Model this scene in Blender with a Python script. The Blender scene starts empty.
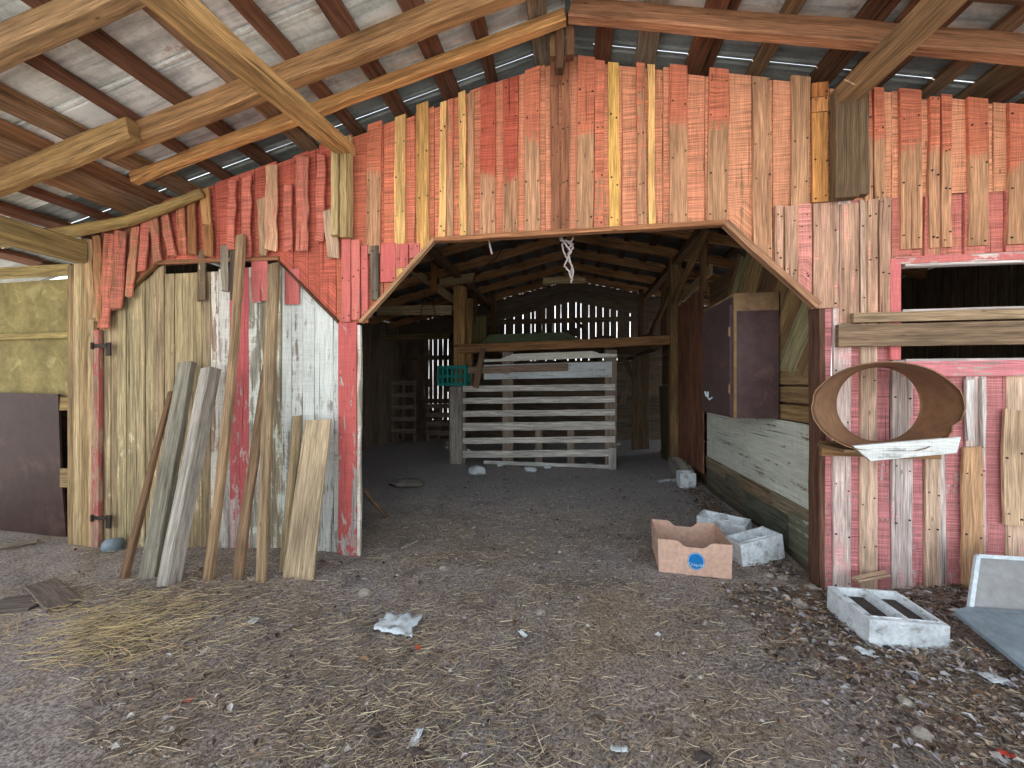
import bpy, math, random
from mathutils import Vector as V, Matrix, noise as MN

R = random.Random(7)
COL = bpy.context.scene.collection
scene = bpy.context.scene

# ------------------------------------------------------------------ camera frame
F = 390.0
TH = math.radians(8.75)
CT, ST = math.cos(TH), math.sin(TH)
CY, CZ = -2.98, 1.40

def ray(px, py):
    a = (px - 512.0) / F
    b = (384.0 - py) / F
    return V((-ST + a * CT, CT + a * ST, b))

def P(px, py, y):            # point at depth y
    d = ray(px, py); s = (y - CY) / d.y
    return V((d.x * s, y, CZ + d.z * s))

def PZ(px, py, z):           # point at height z
    d = ray(px, py); s = (z - CZ) / d.z
    return V((d.x * s, CY + d.y * s, z))

def PXW(px, py, x):          # point at side-plane x
    d = ray(px, py); s = x / d.x
    return V((x, CY + d.y * s, CZ + d.z * s))

def X0(px, y=0.0):
    return P(px, 384, y).x

def lin(c):
    c = c / 255.0
    return c / 12.92 if c <= 0.04045 else ((c + 0.055) / 1.055) ** 2.4

def C(r, g, b):
    return (lin(r), lin(g), lin(b))

def vary(c, amt, rng=R):
    k = 1 + rng.uniform(-amt, amt)
    return tuple(max(0.0, min(1.0, ch * k * (1 + rng.uniform(-amt, amt) * .25))) for ch in c)

def sm(a, b, x):
    t = max(0.0, min(1.0, (x - a) / (b - a)))
    return t * t * (3 - 2 * t)

# ------------------------------------------------------------------ mesh builder
class MB:
    def __init__(self):
        self.v = []; self.f = []; self.uv = []; self.wc = []; self.pc = []; self.mi = []; self.smooth = False

    def face(self, idx, uvs=None, wc=(1, 1, 1), cov=0.0, pc=(1, 1, 1), mi=0):
        self.f.append(tuple(idx)); self.mi.append(mi)
        n = len(idx)
        if uvs is None:
            uvs = [(0, 0)] * n
        covs = cov if isinstance(cov, (list, tuple)) else [cov] * n
        for k in range(n):
            self.uv.append(uvs[k]); self.wc.append((wc[0], wc[1], wc[2], covs[k])); self.pc.append((pc[0], pc[1], pc[2], 1.0))

    def plank(self, p0, p1, w, t, n, wood, paint=(1, 1, 1), cov=0.0, wob=.003, seg=.3, ch=.003,
              skew0=0.0, skew1=0.0, w1=None, bend=None, bow=0.0, rng=R, mi=0, centred=True, ragged=0.0):
        p0 = V(p0); p1 = V(p1)
        a = (p1 - p0); L = a.length; a.normalize()
        n = V(n); n = (n - a * n.dot(a)).normalized()
        s = a.cross(n)
        if w1 is None: w1 = w
        rows = max(2, int(L / seg) + 2)
        if callable(cov): cf = cov
        elif isinstance(cov, (tuple, list)): cf = lambda q: cov[0] + (cov[1] - cov[0]) * q
        else: cf = lambda q: cov
        u0, v0 = rng.uniform(0, 60), rng.uniform(0, 60)
        base = len(self.v); rings = []
        ch = min(ch, t * .3, w * .3)
        for i in range(rows):
            q = i / (rows - 1)
            ww = w + (w1 - w) * q
            el = rng.uniform(-wob, wob); er = rng.uniform(-wob, wob); dn = rng.uniform(-wob, wob) * .6 + bow * math.sin(math.pi * q)
            sl, sr = -ww / 2 + el, ww / 2 + er
            sh = bend(q) if bend else 0.0
            f, b = t / 2 + dn, -t / 2 + dn
            if ch > 0:
                prof = [(sl + ch, f), (sr - ch, f), (sr, f - ch), (sr, b + ch), (sr - ch, b), (sl + ch, b), (sl, b + ch), (sl, f - ch)]
            else:
                prof = [(sl, f), (sr, f), (sr, b), (sl, b)]
            ring = []
            for (x, y) in prof:
                off = 0.0
                if i == 0: off = skew0 * x + rng.uniform(-ragged, ragged)
                if i == rows - 1: off = skew1 * x + rng.uniform(-ragged, ragged)
                ring.append(len(self.v)); self.v.append(p0 + a * (L * q + off) + s * (x + sh) + n * y)
            per = [0.0]
            for k in range(1, len(prof) + 1):
                x0, y0 = prof[k - 1]; x1, y1 = prof[k % len(prof)]
                per.append(per[-1] + math.hypot(x1 - x0, y1 - y0))
            rings.append((ring, per, L * q, cf(q)))
        m = len(rings[0][0])
        for i in range(rows - 1):
            r0, pe0, d0, c0 = rings[i]; r1, pe1, d1, c1 = rings[i + 1]
            for k in range(m):
                k2 = (k + 1) % m
                self.face((r0[k], r0[k2], r1[k2], r1[k]),
                          [(u0 + d0, v0 + pe0[k]), (u0 + d0, v0 + pe0[k + 1]), (u0 + d1, v0 + pe1[k + 1]), (u0 + d1, v0 + pe1[k])],
                          wood, [c0, c0, c1, c1], paint, mi)
        for (r, c, rev) in ((rings[0][0], rings[0][3], True), (rings[-1][0], rings[-1][3], False)):
            ids = list(reversed(r)) if rev else list(r)
            self.face(ids, [(u0 + (self.v[j] - p0).dot(n) , v0 + (self.v[j] - p0).dot(s)) for j in ids], tuple(x * .8 for x in wood), c * .5, paint, mi)

    def box(self, c, sz, wood=(1, 1, 1), paint=(1, 1, 1), cov=0.0, rot=None, ch=.003, n=(0, -1, 0), mi=0):
        """box whose long axis is x (grain along x)."""
        c = V(c); sx, sy, sz_ = sz
        M = rot if rot else Matrix.Identity(3)
        self.plank(c - M @ V((sx / 2, 0, 0)), c + M @ V((sx / 2, 0, 0)), sz_, sy, M @ V(n), wood, paint, cov, wob=0, seg=9, ch=ch, mi=mi)

    def tube(self, pts, rad, wood=(1, 1, 1), sides=8, cov=0.0, paint=(1, 1, 1), jit=0.0, mi=0, rng=R):
        pts = [V(p) for p in pts]
        u0 = rng.uniform(0, 60); rings = []; dist = 0
        ref = None
        for i, p in enumerate(pts):
            if i > 0: dist += (p - pts[i - 1]).length
            a = (pts[min(i + 1, len(pts) - 1)] - pts[max(i - 1, 0)]).normalized()
            if ref is None:
                ref = V((0, 0, 1)) if abs(a.z) < .9 else V((1, 0, 0))
            n = (ref - a * ref.dot(a)).normalized(); ref = n
            s = a.cross(n)
            r = rad(i / (len(pts) - 1)) if callable(rad) else rad
            ring = []
            for k in range(sides):
                t = 2 * math.pi * k / sides
                rr = r * (1 + rng.uniform(-jit, jit))
                ring.append(len(self.v)); self.v.append(p + n * (rr * math.cos(t)) + s * (rr * math.sin(t)))
            rings.append((ring, dist, r))
        for i in range(len(rings) - 1):
            r0, d0, ra = rings[i]; r1, d1, rb = rings[i + 1]
            for k in range(sides):
                k2 = (k + 1) % sides
                va, vb = k / sides * 6.28 * ra, (k + 1) / sides * 6.28 * ra
                self.face((r0[k], r0[k2], r1[k2], r1[k]), [(u0 + d0, va), (u0 + d0, vb), (u0 + d1, vb), (u0 + d1, va)], wood, cov, paint, mi)
        self.face(list(reversed(rings[0][0])), None, wood, cov, paint, mi)
        self.face(rings[-1][0], None, wood, cov, paint, mi)

    def poly_prism(self, pts, ext, wood=(1, 1, 1), paint=(1, 1, 1), cov=0.0, mi=0):
        """closed outline (3d points, counter-clockwise seen from -ext side) pushed along ext."""
        pts = [V(p) for p in pts]; e = V(ext); n = len(pts)
        b = len(self.v); self.v += pts + [p + e for p in pts]
        uvf = lambda p: (p.x + p.y * .6, p.z + p.y * .4)
        self.face([b + i for i in range(n)], [uvf(p) for p in pts], wood, cov, paint, mi)
        self.face([b + n + i for i in reversed(range(n))], [uvf(pts[i]) for i in reversed(range(n))], wood, cov, paint, mi)
        for i in range(n):
            j = (i + 1) % n
            self.face((b + j, b + i, b + n + i, b + n + j), [(pts[j].x, 0), (pts[i].x, 0), (pts[i].x, e.length), (pts[j].x, e.length)], wood, cov, paint, mi)

    def lump(self, c, r, wood=(1, 1, 1), sub=2, amp=.35, squash=(1, 1, 1), seed=0, cov=0.0, paint=(1, 1, 1), flat=None):
        import bmesh
        bm = bmesh.new(); bmesh.ops.create_icosphere(bm, subdivisions=sub, radius=1.0)
        b = len(self.v); c = V(c)
        for q in bm.verts:
            p = q.co.copy()
            k = 1 + amp * MN.noise(p * 1.3 + V((seed * 7.1, seed * 3.3, seed))) + amp * .5 * MN.noise(p * 3.1 + V((seed, seed * 2.3, 9)))
            p = V((p.x * squash[0], p.y * squash[1], p.z * squash[2])) * (k * r)
            if flat is not None and p.z < flat: p.z = flat
            self.v.append(c + p)
        bm.verts.index_update()
        for f in bm.faces:
            ids = [b + w.index for w in f.verts]
            self.face(ids, [(self.v[i].x * 1 + self.v[i].z, self.v[i].y) for i in ids], wood, cov, paint)
        bm.free()

    def build(self, name, mats, parent=None, origin=None, smooth=None):
        me = bpy.data.meshes.new(name)
        vs = self.v
        o = bpy.data.objects.new(name, me)
        if parent is not None:
            off = PO.get(parent.name, V((0, 0, 0))) if origin is None else V(origin)
            o.parent = parent
            PO[o.name] = off
        else:
            if origin is None:
                lo = [min(p[i] for p in vs) for i in range(3)]; hi = [max(p[i] for p in vs) for i in range(3)]
                origin = V(((lo[0] + hi[0]) / 2, (lo[1] + hi[1]) / 2, lo[2]))
            off = V(origin); o.location = off; PO[o.name] = off
        me.from_pydata([tuple(p - off) for p in vs], [], self.f)
        uvl = me.uv_layers.new(name='UVMap')
        uvl.data.foreach_set('uv', [x for t in self.uv for x in t])
        for nm, dat in (('wcol', self.wc), ('pcol', self.pc)):
            at = me.color_attributes.new(nm, 'FLOAT_COLOR', 'CORNER')
            at.data.foreach_set('color', [x for t in dat for x in t])
        if not isinstance(mats, (list, tuple)): mats = [mats]
        for m in mats: me.materials.append(m)
        if len(mats) > 1: me.polygons.foreach_set('material_index', self.mi)
        if smooth or (smooth is None and self.smooth):
            me.polygons.foreach_set('use_smooth', [True] * len(self.f))
        me.update()
        COL.objects.link(o)
        return o

PO = {}     # world position of each thing's origin

def tag(o, label=None, cat=None, group=None, kind=None):
    if label: o['label'] = label
    if cat: o['category'] = cat
    if group: o['group'] = group
    if kind: o['kind'] = kind
    return o

def empty(name, loc, label=None, cat=None, group=None, rz=0.0, local=False, kind=None):
    o = bpy.data.objects.new(name, None); COL.objects.link(o)
    o.location = loc; o.rotation_euler = (0, 0, rz); o.empty_display_size = .1
    PO[o.name] = V((0, 0, 0)) if local else V(loc)
    return tag(o, label, cat, group, kind)

# ------------------------------------------------------------------ materials
def new_mat(name):
    m = bpy.data.materials.new(name); m.use_nodes = True
    nt = m.node_tree; nt.nodes.clear()
    out = nt.nodes.new('ShaderNodeOutputMaterial'); bs = nt.nodes.new('ShaderNodeBsdfPrincipled')
    nt.links.new(bs.outputs[0], out.inputs[0])
    return m, nt, bs

class G:
    def __init__(self, nt): self.nt = nt
    def n(self, t, **k):
        x = self.nt.nodes.new(t)
        for a, b in k.items(): setattr(x, a, b)
        return x
    def l(self, a, b): self.nt.links.new(a, b)
    def mapping(self, vec, scale, loc=(0, 0, 0), rot=(0, 0, 0)):
        m = self.n('ShaderNodeMapping'); m.inputs['Scale'].default_value = scale; m.inputs['Location'].default_value = loc; m.inputs['Rotation'].default_value = rot
        self.l(vec, m.inputs[0]); return m.outputs[0]
    def noise(self, vec, sc=1.0, det=4, rough=.6, dist=0.0):
        m = self.n('ShaderNodeTexNoise'); m.inputs['Scale'].default_value = sc; m.inputs['Detail'].default_value = det
        m.inputs['Roughness'].default_value = rough; m.inputs['Distortion'].default_value = dist
        self.l(vec, m.inputs['Vector']); return m.outputs[0]
    def rng(self, val, a, b, c, d, smooth=False):
        m = self.n('ShaderNodeMapRange'); m.clamp = True
        if smooth: m.interpolation_type = 'SMOOTHSTEP'
        for i, x in enumerate((a, b, c, d)): m.inputs[i + 1].default_value = x
        self.l(val, m.inputs[0]); return m.outputs[0]
    def math(self, op, a, b):
        m = self.n('ShaderNodeMath', operation=op)
        for i, x in enumerate((a, b)):
            if isinstance(x, (int, float)): m.inputs[i].default_value = x
            else: self.l(x, m.inputs[i])
        return m.outputs[0]
    def scale(self, col, val):
        m = self.n('ShaderNodeVectorMath', operation='SCALE')
        if isinstance(col, tuple): m.inputs[0].default_value = col
        else: self.l(col, m.inputs[0])
        if isinstance(val, (int, float)): m.inputs['Scale'].default_value = val
        else: self.l(val, m.inputs['Scale'])
        return m.outputs[0]
    def mix(self, fac, a, b):
        m = self.n('ShaderNodeMix', data_type='RGBA')
        if isinstance(fac, (int, float)): m.inputs[0].default_value = fac
        else: self.l(fac, m.inputs[0])
        for i, x in ((6, a), (7, b)):
            if isinstance(x, tuple): m.inputs[i].default_value = (*x[:3], 1)
            else: self.l(x, m.inputs[i])
        return m.outputs[2]
    def attr(self, nm):
        a = self.n('ShaderNodeAttribute', attribute_name=nm); return a.outputs['Color'], a.outputs['Alpha']
    def bump(self, h, st, dist, bs):
        b = self.n('ShaderNodeBump'); b.inputs['Strength'].default_value = st; b.inputs['Distance'].default_value = dist
        self.l(h, b.inputs['Height']); self.l(b.outputs[0], bs.inputs['Normal'])

def wood_mat(name, grain=(.46, 1.3), fine=(.68, 1.24), blotch=(.72, 1.22), saw=.25, rough=.85, bump=.5, edge=.05, nails=True, crack=.38, sat=.96):
    m, nt, bs = new_mat(name); g = G(nt)
    uv = g.n('ShaderNodeUVMap', uv_map='UVMap').outputs[0]
    wc, cov = g.attr('wcol'); pc, _ = g.attr('pcol')
    gr = g.noise(g.mapping(uv, (1.6, 34, 1)), 1, 5, .62, .4)
    fi = g.noise(g.mapping(uv, (6, 170, 1)), 1, 3, .6)
    bl = g.noise(g.mapping(uv, (1.3, 5, 1)), 1, 4, .6)
    sw = g.noise(g.mapping(uv, (105, 2.2, 1)), 1, 4, .62)
    k = g.math('MULTIPLY', g.rng(gr, .3, .68, *grain), g.rng(fi, .37, .63, *fine))
    k = g.math('MULTIPLY', k, g.rng(bl, .3, .7, *blotch))
    wood = g.scale(wc, k)
    # weather-grey streaks
    wood = g.mix(g.rng(bl, .52, .68, 0, .35), wood, g.scale(wood, .62))
    nsum = g.math('ADD', g.math('MULTIPLY', gr, .45), g.math('ADD', g.math('MULTIPLY', sw, saw), g.math('MULTIPLY', bl, .55 - saw)))
    pt = g.noise(g.mapping(uv, (4.5, 11, 1), (9, 3, 0)), 1, 6, .7, .6)
    nsum = g.math('ADD', g.math('MULTIPLY', g.math('SUBTRACT', nsum, .5), 1.5), g.math('MULTIPLY', g.math('SUBTRACT', pt, .5), 1.1))
    th = g.math('ADD', g.math('ADD', nsum, .5), g.math('MULTIPLY', g.math('SUBTRACT', cov, .5), .95))
    mask = g.rng(th, .5 - edge, .5 + edge, 0, 1)
    pk = g.math('MULTIPLY', g.rng(sw, .32, .66, 1 - saw * 1.3, 1 + saw * .5), g.math('MULTIPLY', g.rng(bl, .3, .7, .84, 1.12), g.rng(fi, .37, .63, .84, 1.13)))
    pk = g.math('MULTIPLY', pk, g.rng(gr, .3, .7, .88, 1.08))
    paint = g.scale(pc, pk)
    col = g.mix(mask, wood, paint)
    # long drying cracks
    cr = g.noise(g.mapping(uv, (.9, 46, 1), (4, 8, 0)), 1, 3, .55, .2)
    ck = g.rng(cr, .30, .37, crack, 1)
    col = g.scale(col, ck)
    hs = g.n('ShaderNodeHueSaturation'); hs.inputs['Saturation'].default_value = sat; g.l(col, hs.inputs['Color']); col = hs.outputs[0]
    # knots / nail-like dark specks
    if nails:
        vo = g.n('ShaderNodeTexVoronoi'); vo.inputs['Scale'].default_value = 1.0
        g.l(g.mapping(uv, (3.0, 9, 1)), vo.inputs['Vector'])
        col = g.mix(g.rng(vo.outputs['Distance'], .03, .075, .75, 0), col, g.scale(wc, .25))
    g.l(col, bs.inputs['Base Color'])
    bs.inputs['Roughness'].default_value = rough
    bs.inputs['Specular IOR Level'].default_value = .25
    h = g.math('ADD', g.math('MULTIPLY', gr, .6), g.math('ADD', g.math('MULTIPLY', fi, .3), g.math('MULTIPLY', sw, saw)))
    g.bump(h, bump, .004, bs)
    return m

M_WOOD = wood_mat('weathered_wood')
M_SAWN = wood_mat('painted_sawn_board', grain=(.52, 1.25), saw=.44, edge=.06)
M_DARKWOOD = wood_mat('old_brown_wood', grain=(.5, 1.4), blotch=(.65, 1.25), nails=False)
M_PEEL = wood_mat('peeling_painted_board', grain=(.42, 1.35), saw=.1, edge=.04, crack=.25, sat=.9)

def noisy_mat(name, c1, c2, scale=6, rough=.8, bump=.3, bd=.004, metallic=0.0, c3=None, spots=0, detail=6, obj=True, spec=.3, use_attr=False):
    m, nt, bs = new_mat(name); g = G(nt)
    co = g.n('ShaderNodeTexCoord').outputs['Object']
    n1 = g.noise(co, scale, detail, .62); n2 = g.noise(co, scale * 6, 4, .6)
    if use_attr:
        wc, _ = g.attr('wcol')
        col = g.scale(wc, g.math('MULTIPLY', g.rng(n1, .3, .7, .75, 1.2), g.rng(n2, .3, .7, .85, 1.12)))
    else:
        col = g.mix(g.rng(n1, .35, .65, 0, 1), c1, c2)
        col = g.scale(col, g.rng(n2, .3, .7, .82, 1.15))
    if c3: col = g.mix(g.rng(g.noise(co, scale * 1.7, 6, .7, .5), .55, .66, 0, spots), col, c3)
    g.l(col, bs.inputs['Base Color'])
    bs.inputs['Roughness'].default_value = rough; bs.inputs['Metallic'].default_value = metallic
    bs.inputs['Specular IOR Level'].default_value = spec
    g.bump(g.math('ADD', n1, n2), bump, bd, bs)
    return m

def sheet_mat():
    m, nt, bs = new_mat('weathered_roof_metal'); g = G(nt)
    uv = g.n('ShaderNodeUVMap', uv_map='UVMap').outputs[0]
    wc, cov = g.attr('wcol')
    st = g.noise(g.mapping(uv, (1.1, 14, 1)), 1, 5, .65, .5)
    bl = g.noise(g.mapping(uv, (2.6, 3.2, 1)), 1, 6, .68, .3)
    fi = g.noise(g.mapping(uv, (30, 30, 1)), 1, 4, .7)
    k = g.math('MULTIPLY', g.rng(st, .34, .56, .62, 1.12), g.rng(bl, .32, .56, .68, 1.1))
    k = g.math('MULTIPLY', k, g.rng(fi, .3, .7, .84, 1.1))
    col = g.scale(wc, k)
    th = g.math('ADD', g.math('ADD', g.math('MULTIPLY', bl, .7), g.math('MULTIPLY', fi, .3)), g.math('MULTIPLY', g.math('SUBTRACT', cov, .5), .5))
    col = g.mix(g.rng(th, .47, .58, 0, .75), col, C(150, 96, 60))
    g.l(col, bs.inputs['Base Color'])
    bs.inputs['Roughness'].default_value = .55; bs.inputs['Metallic'].default_value = .15
    g.bump(g.math('ADD', st, fi), .25, .003, bs)
    return m
M_SHEET = sheet_mat()

def ground_mat():
    m, nt, bs = new_mat('barn_dirt'); g = G(nt)
    co = g.n('ShaderNodeTexCoord').outputs['Object']
    a = g.noise(co, .9, 6, .65, .4); b = g.noise(co, 9, 6, .72); c = g.noise(co, 70, 4, .75); d = g.noise(g.mapping(co, (1, 1, 1), (31, 7, 0)), 2.4, 5, .65)
    col = g.mix(g.rng(a, .36, .64, 0, 1), C(158, 150, 150), C(150, 134, 116))
    col = g.mix(g.rng(d, .5, .68, 0, .75), col, C(108, 102, 102))
    col = g.mix(g.rng(b, .5, .7, 0, .5), col, C(176, 168, 156))
    col = g.scale(col, g.rng(c, .39, .61, .42, 1.6))
    sp = g.n('ShaderNodeSeparateXYZ'); g.l(co, sp.inputs[0])      # grey dust inside, set paler to paint brightness into the dark floor
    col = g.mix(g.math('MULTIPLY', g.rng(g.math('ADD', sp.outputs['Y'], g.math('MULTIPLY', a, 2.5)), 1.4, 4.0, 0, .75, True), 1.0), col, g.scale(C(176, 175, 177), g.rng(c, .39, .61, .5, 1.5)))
    # pale chips of grit
    vo = g.n('ShaderNodeTexVoronoi'); vo.inputs['Scale'].default_value = 26; g.l(co, vo.inputs['Vector'])
    col = g.mix(g.math('MULTIPLY', g.rng(vo.outputs['Distance'], .05, .16, 1, 0), g.rng(b, .46, .58, 0, .9)), col, C(205, 200, 196))
    g.l(col, bs.inputs['Base Color']); bs.inputs['Roughness'].default_value = .95; bs.inputs['Specular IOR Level'].default_value = .1
    g.bump(g.math('ADD', g.math('MULTIPLY', b, 1.2), c), .9, .012, bs)
    return m
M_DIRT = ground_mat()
M_ATTR = noisy_mat('dry_litter', None, None, 9, .9, .2, .002, use_attr=True)
M_CONC = noisy_mat('pale_painted_concrete', C(226, 234, 240), C(192, 200, 206), 7, .9, .7, .004, c3=C(120, 112, 104), spots=.7)
M_CONC2 = noisy_mat('grey_concrete', C(150, 145, 138), C(112, 106, 100), 7, .95, .7, .004, c3=C(80, 74, 68), spots=.6)
M_CARD = noisy_mat('brown_cardboard', C(208, 174, 156), C(198, 164, 146), 5, .85, .1, .001)
M_CARDIN = noisy_mat('grey_brown_cardboard_lining', C(150, 122, 110), C(136, 108, 98), 5, .9, .1, .001)
M_BLUE = noisy_mat('blue_print', C(20, 120, 190), C(16, 108, 176), 8, .6, 0, .001)
M_PALE = noisy_mat('pale_print', C(190, 220, 235), C(170, 208, 228), 8, .6, 0, .001)
M_RING = noisy_mat('rusted_steel', C(150, 116, 86), C(124, 92, 68), 3, .55, .25, .003, metallic=.2, c3=C(166, 124, 88), spots=.6)
M_TEAL = noisy_mat('teal_plastic', C(20, 140, 130), C(14, 116, 112), 6, .5, .1, .001)
M_ALU = noisy_mat('white_painted_aluminium', C(210, 222, 230), C(190, 204, 214), 6, .45, .1, .001)
M_PANE = noisy_mat('dusty_pane', C(150, 152, 154), C(132, 132, 132), 3, .5, .15, .002, c3=C(168, 166, 164), spots=.5)
M_GREYB = noisy_mat('blue_grey_board', C(134, 150, 160), C(112, 126, 136), 4, .7, .3, .003, c3=C(150, 160, 165), spots=.5)
M_YELPANEL = noisy_mat('blotched_yellow_panel', C(152, 138, 90), C(116, 104, 66), 3.2, .9, .3, .004, c3=C(180, 168, 118), spots=.6)  # dull yellow with paler blotches
M_DARKPANEL = noisy_mat('dark_brown_painted_panel', C(70, 50, 44), C(56, 40, 38), 2.2, .6, .2, .003, c3=C(98, 72, 60), spots=.55)
M_CAB = noisy_mat('dark_plum_paint', C(86, 66, 66), C(70, 54, 56), 2.4, .5, .15, .002, c3=C(112, 88, 80), spots=.6)
M_CABTOP = noisy_mat('worn_tan_edge', C(142, 116, 86), C(116, 92, 68), 4, .8, .3, .003)
M_BLACK = noisy_mat('rusty_black_iron', C(58, 46, 38), C(44, 36, 32), 8, .7, .4, .003)
M_ROPE = noisy_mat('pale_rope', C(190, 178, 176), C(160, 148, 146), 40, .9, .3, .002)
M_RAG = noisy_mat('pale_scrap', C(222, 232, 238), C(196, 208, 216), 14, .8, .3, .004)
M_REDSCRAP = noisy_mat('red_plastic_scrap', C(205, 70, 60), C(188, 58, 50), 10, .6, .1, .002)
M_ORANGE = noisy_mat('orange_plastic', C(235, 110, 60), C(220, 96, 50), 10, .6, .1, .002)
M_TARP = noisy_mat('faded_green_paint', C(128, 140, 112), C(104, 116, 92), 4, .8, .3, .003)
M_STONE = noisy_mat('pale_stone', C(172, 165, 155), C(140, 132, 124), 12, .9, .5, .004)
M_DSTONE = noisy_mat('dark_clod', C(86, 78, 74), C(66, 60, 58), 12, .95, .6, .006)

# colours ------------------------------------------------------------
TAN = C(194, 144, 106); TANG = C(168, 142, 104); YEL = C(238, 188, 116); BRN = C(120, 84, 56); DBRN = C(84, 56, 40)
RED = C(208, 112, 80); PINK = C(232, 158, 118); DRED = C(196, 92, 66); ROSE = C(226, 128, 126); PALE = C(222, 204, 192); PALEG = C(186, 178, 172)
WHITE = C(222, 226, 216); CREAM = C(172, 150, 104); GREY = C(150, 144, 134); OLD = C(146, 118, 82)

# ------------------------------------------------------------------ ground
def gz(x, y):
    z = .022 * MN.noise(V((x * .7, y * .7, 2))) + .012 * MN.noise(V((x * 2.3, y * 2.3, 5)))
    z += .10 * sm(1.75, 2.6, x) * sm(-1.5, -.5, y) * (1 - sm(.0, .3, y))
    z += .05 * sm(1.0, 1.6, x) * sm(.2, .9, y)
    z += -.085 * sm(-2.3, -4.2, x) if False else -.085 * (1 - sm(-4.2, -2.3, x))
    z += .03 * math.exp(-((x + 2.0) ** 2 / 1.2 + (y + .95) ** 2 / .06))
    return z

def PG(px, py, dz=0.0):      # ground point under a ray
    z = 0.0
    for _ in range(12):
        p = PZ(px, py, z); z = gz(p.x, p.y) + dz
    return PZ(px, py, z)

mb = MB()
xs = []; x = -7.5
while x < 7.5:
    xs.append(x); x += .06 if -4.6 < x < 3.4 else .2
ys = []; y = -3.4
while y < 7.3:
    ys.append(y); y += .05 if y < 1.5 else .12
nx = len(xs)
for y in ys:
    for x in xs:
        near = 1 if y < 2 else .6
        z = gz(x, y) + near * (.010 * MN.noise(V((x * 7, y * 7, 1))) + .007 * MN.noise(V((x * 17, y * 17, 3))))
        mb.v.append(V((x, y, z)))
for j in range(len(ys) - 1):
    for i in range(nx - 1):
        a = j * nx + i
        mb.face((a, a + 1, a + nx + 1, a + nx))
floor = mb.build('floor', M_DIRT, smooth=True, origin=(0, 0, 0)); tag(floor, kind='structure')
mb = MB()
mb.v += [V((-60, -60, -.16)), V((60, -60, -.16)), V((60, 60, -.16)), V((-60, 60, -.16))]; mb.face((0, 1, 2, 3))
og = mb.build('ground', noisy_mat('pale_gravel_yard', C(200, 196, 190), C(182, 178, 172), 3, .95, .2, .01), origin=(0, 0, -.16)); tag(og, kind='structure')

# ------------------------------------------------------------------ roof
SL = .236
def RC(x): return 3.5 + SL * (1.85 - abs(x + .03))     # rafter centre line
FRONT, BACK = -2.05, 7.1

ceil = empty('ceiling', (0, 0, 3), kind='structure')
mb = MB()
def sheet(x0, x1, y0, y1, col, rust, lift=0.0):
    rib = [(0, 0), (.02, 0), (.034, .016), (.048, 0)]
    W = y1 - y0
    prof = [(u, h) for u, h in rib] + [(W * .5, 0)] + [(W - u, h) for u, h in reversed(rib)]
    m = max(2, int(abs(x1 - x0) / .5) + 1)
    b = len(mb.v); u0, v0 = R.uniform(0, 50), R.uniform(0, 50)
    n = len(prof)
    for i in range(m + 1):
        x = x0 + (x1 - x0) * i / m
        for (t, h) in prof:
            mb.v.append(V((x, y0 + t, RC(x) + .11 + h + lift + R.uniform(-.002, .002))))
    for i in range(m):
        for k in range(n - 1):
            a = b + i * n + k
            xa = u0 + (x1 - x0) * i / m; xb = u0 + (x1 - x0) * (i + 1) / m
            mb.face((a, a + 1, a + n + 1, a + n), [(xa, v0 + prof[k][0]), (xa, v0 + prof[k + 1][0]), (xb, v0 + prof[k + 1][0]), (xb, v0 + prof[k][0])], col, rust)
Y = FRONT
cuts = [FRONT, -1.5, -.86, -.22]
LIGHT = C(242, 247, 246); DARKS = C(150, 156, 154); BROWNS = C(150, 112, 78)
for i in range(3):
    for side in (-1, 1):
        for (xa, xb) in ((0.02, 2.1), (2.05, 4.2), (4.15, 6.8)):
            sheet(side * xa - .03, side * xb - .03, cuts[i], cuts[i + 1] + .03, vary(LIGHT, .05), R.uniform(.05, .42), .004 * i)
segs = [(-.22, .06), (.066, .72)]
while segs[-1][1] < BACK:
    segs.append((segs[-1][1] - .03, segs[-1][1] + .65))
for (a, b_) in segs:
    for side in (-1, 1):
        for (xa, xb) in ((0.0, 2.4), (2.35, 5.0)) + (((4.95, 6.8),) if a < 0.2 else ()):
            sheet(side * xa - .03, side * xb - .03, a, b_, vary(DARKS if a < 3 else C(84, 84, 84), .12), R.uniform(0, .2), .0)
# ridge cap
mb.v += [V((-.22, FRONT, RC(.22) + .15)), V((-.03, FRONT, RC(0) + .17)), V((.16, FRONT, RC(.2) + .15)), V((-.22, BACK, RC(.22) + .15)), V((-.03, BACK, RC(0) + .17)), V((.16, BACK, RC(.2) + .15))]
q = len(mb.v) - 6
mb.face((q, q + 1, q + 4, q + 3), None, DARKS, 0); mb.face((q + 1, q + 2, q + 5, q + 4), None, DARKS, 0)
mb.build('roof_sheets', M_SHEET, ceil)
# purlins (run front to back, on the rafters)
pur_px = [393, 445, 491, 541, 600, 646, 701, 761, 829, 889, 945]
pur_x = [X0(p) for p in pur_px]
pur_x += [pur_x[0] - .42 * k for k in range(1, 11)] + [pur_x[10] + .42 * k for k in range(1, 8)]
for x in pur_x:
    wide = R.choice([.09, .1, .13, .15]); n = V((SL * (1 if x > 0 else -1), 0, 1))
    base = vary(R.choice([C(136, 84, 58), C(120, 80, 58), C(150, 116, 86), C(160, 138, 114), C(110, 74, 52)]), .12)
    m1 = MB(); z = RC(x) + .08
    m1.plank((x + R.uniform(-.04, .04), FRONT, z), (x + R.uniform(-.03, .03), .35, z), wide, .045, n, base, wob=.006, seg=.3)
    m1.build('purlin', M_DARKWOOD, ceil)
    m1 = MB()
    m1.plank((x, .3, z), (x + R.uniform(-.03, .03), BACK, z), .1, .045, n, vary(C(92, 66, 46), .2), wob=.006, seg=.6)
    m1.build('purlin', M_DARKWOOD, ceil)
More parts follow.
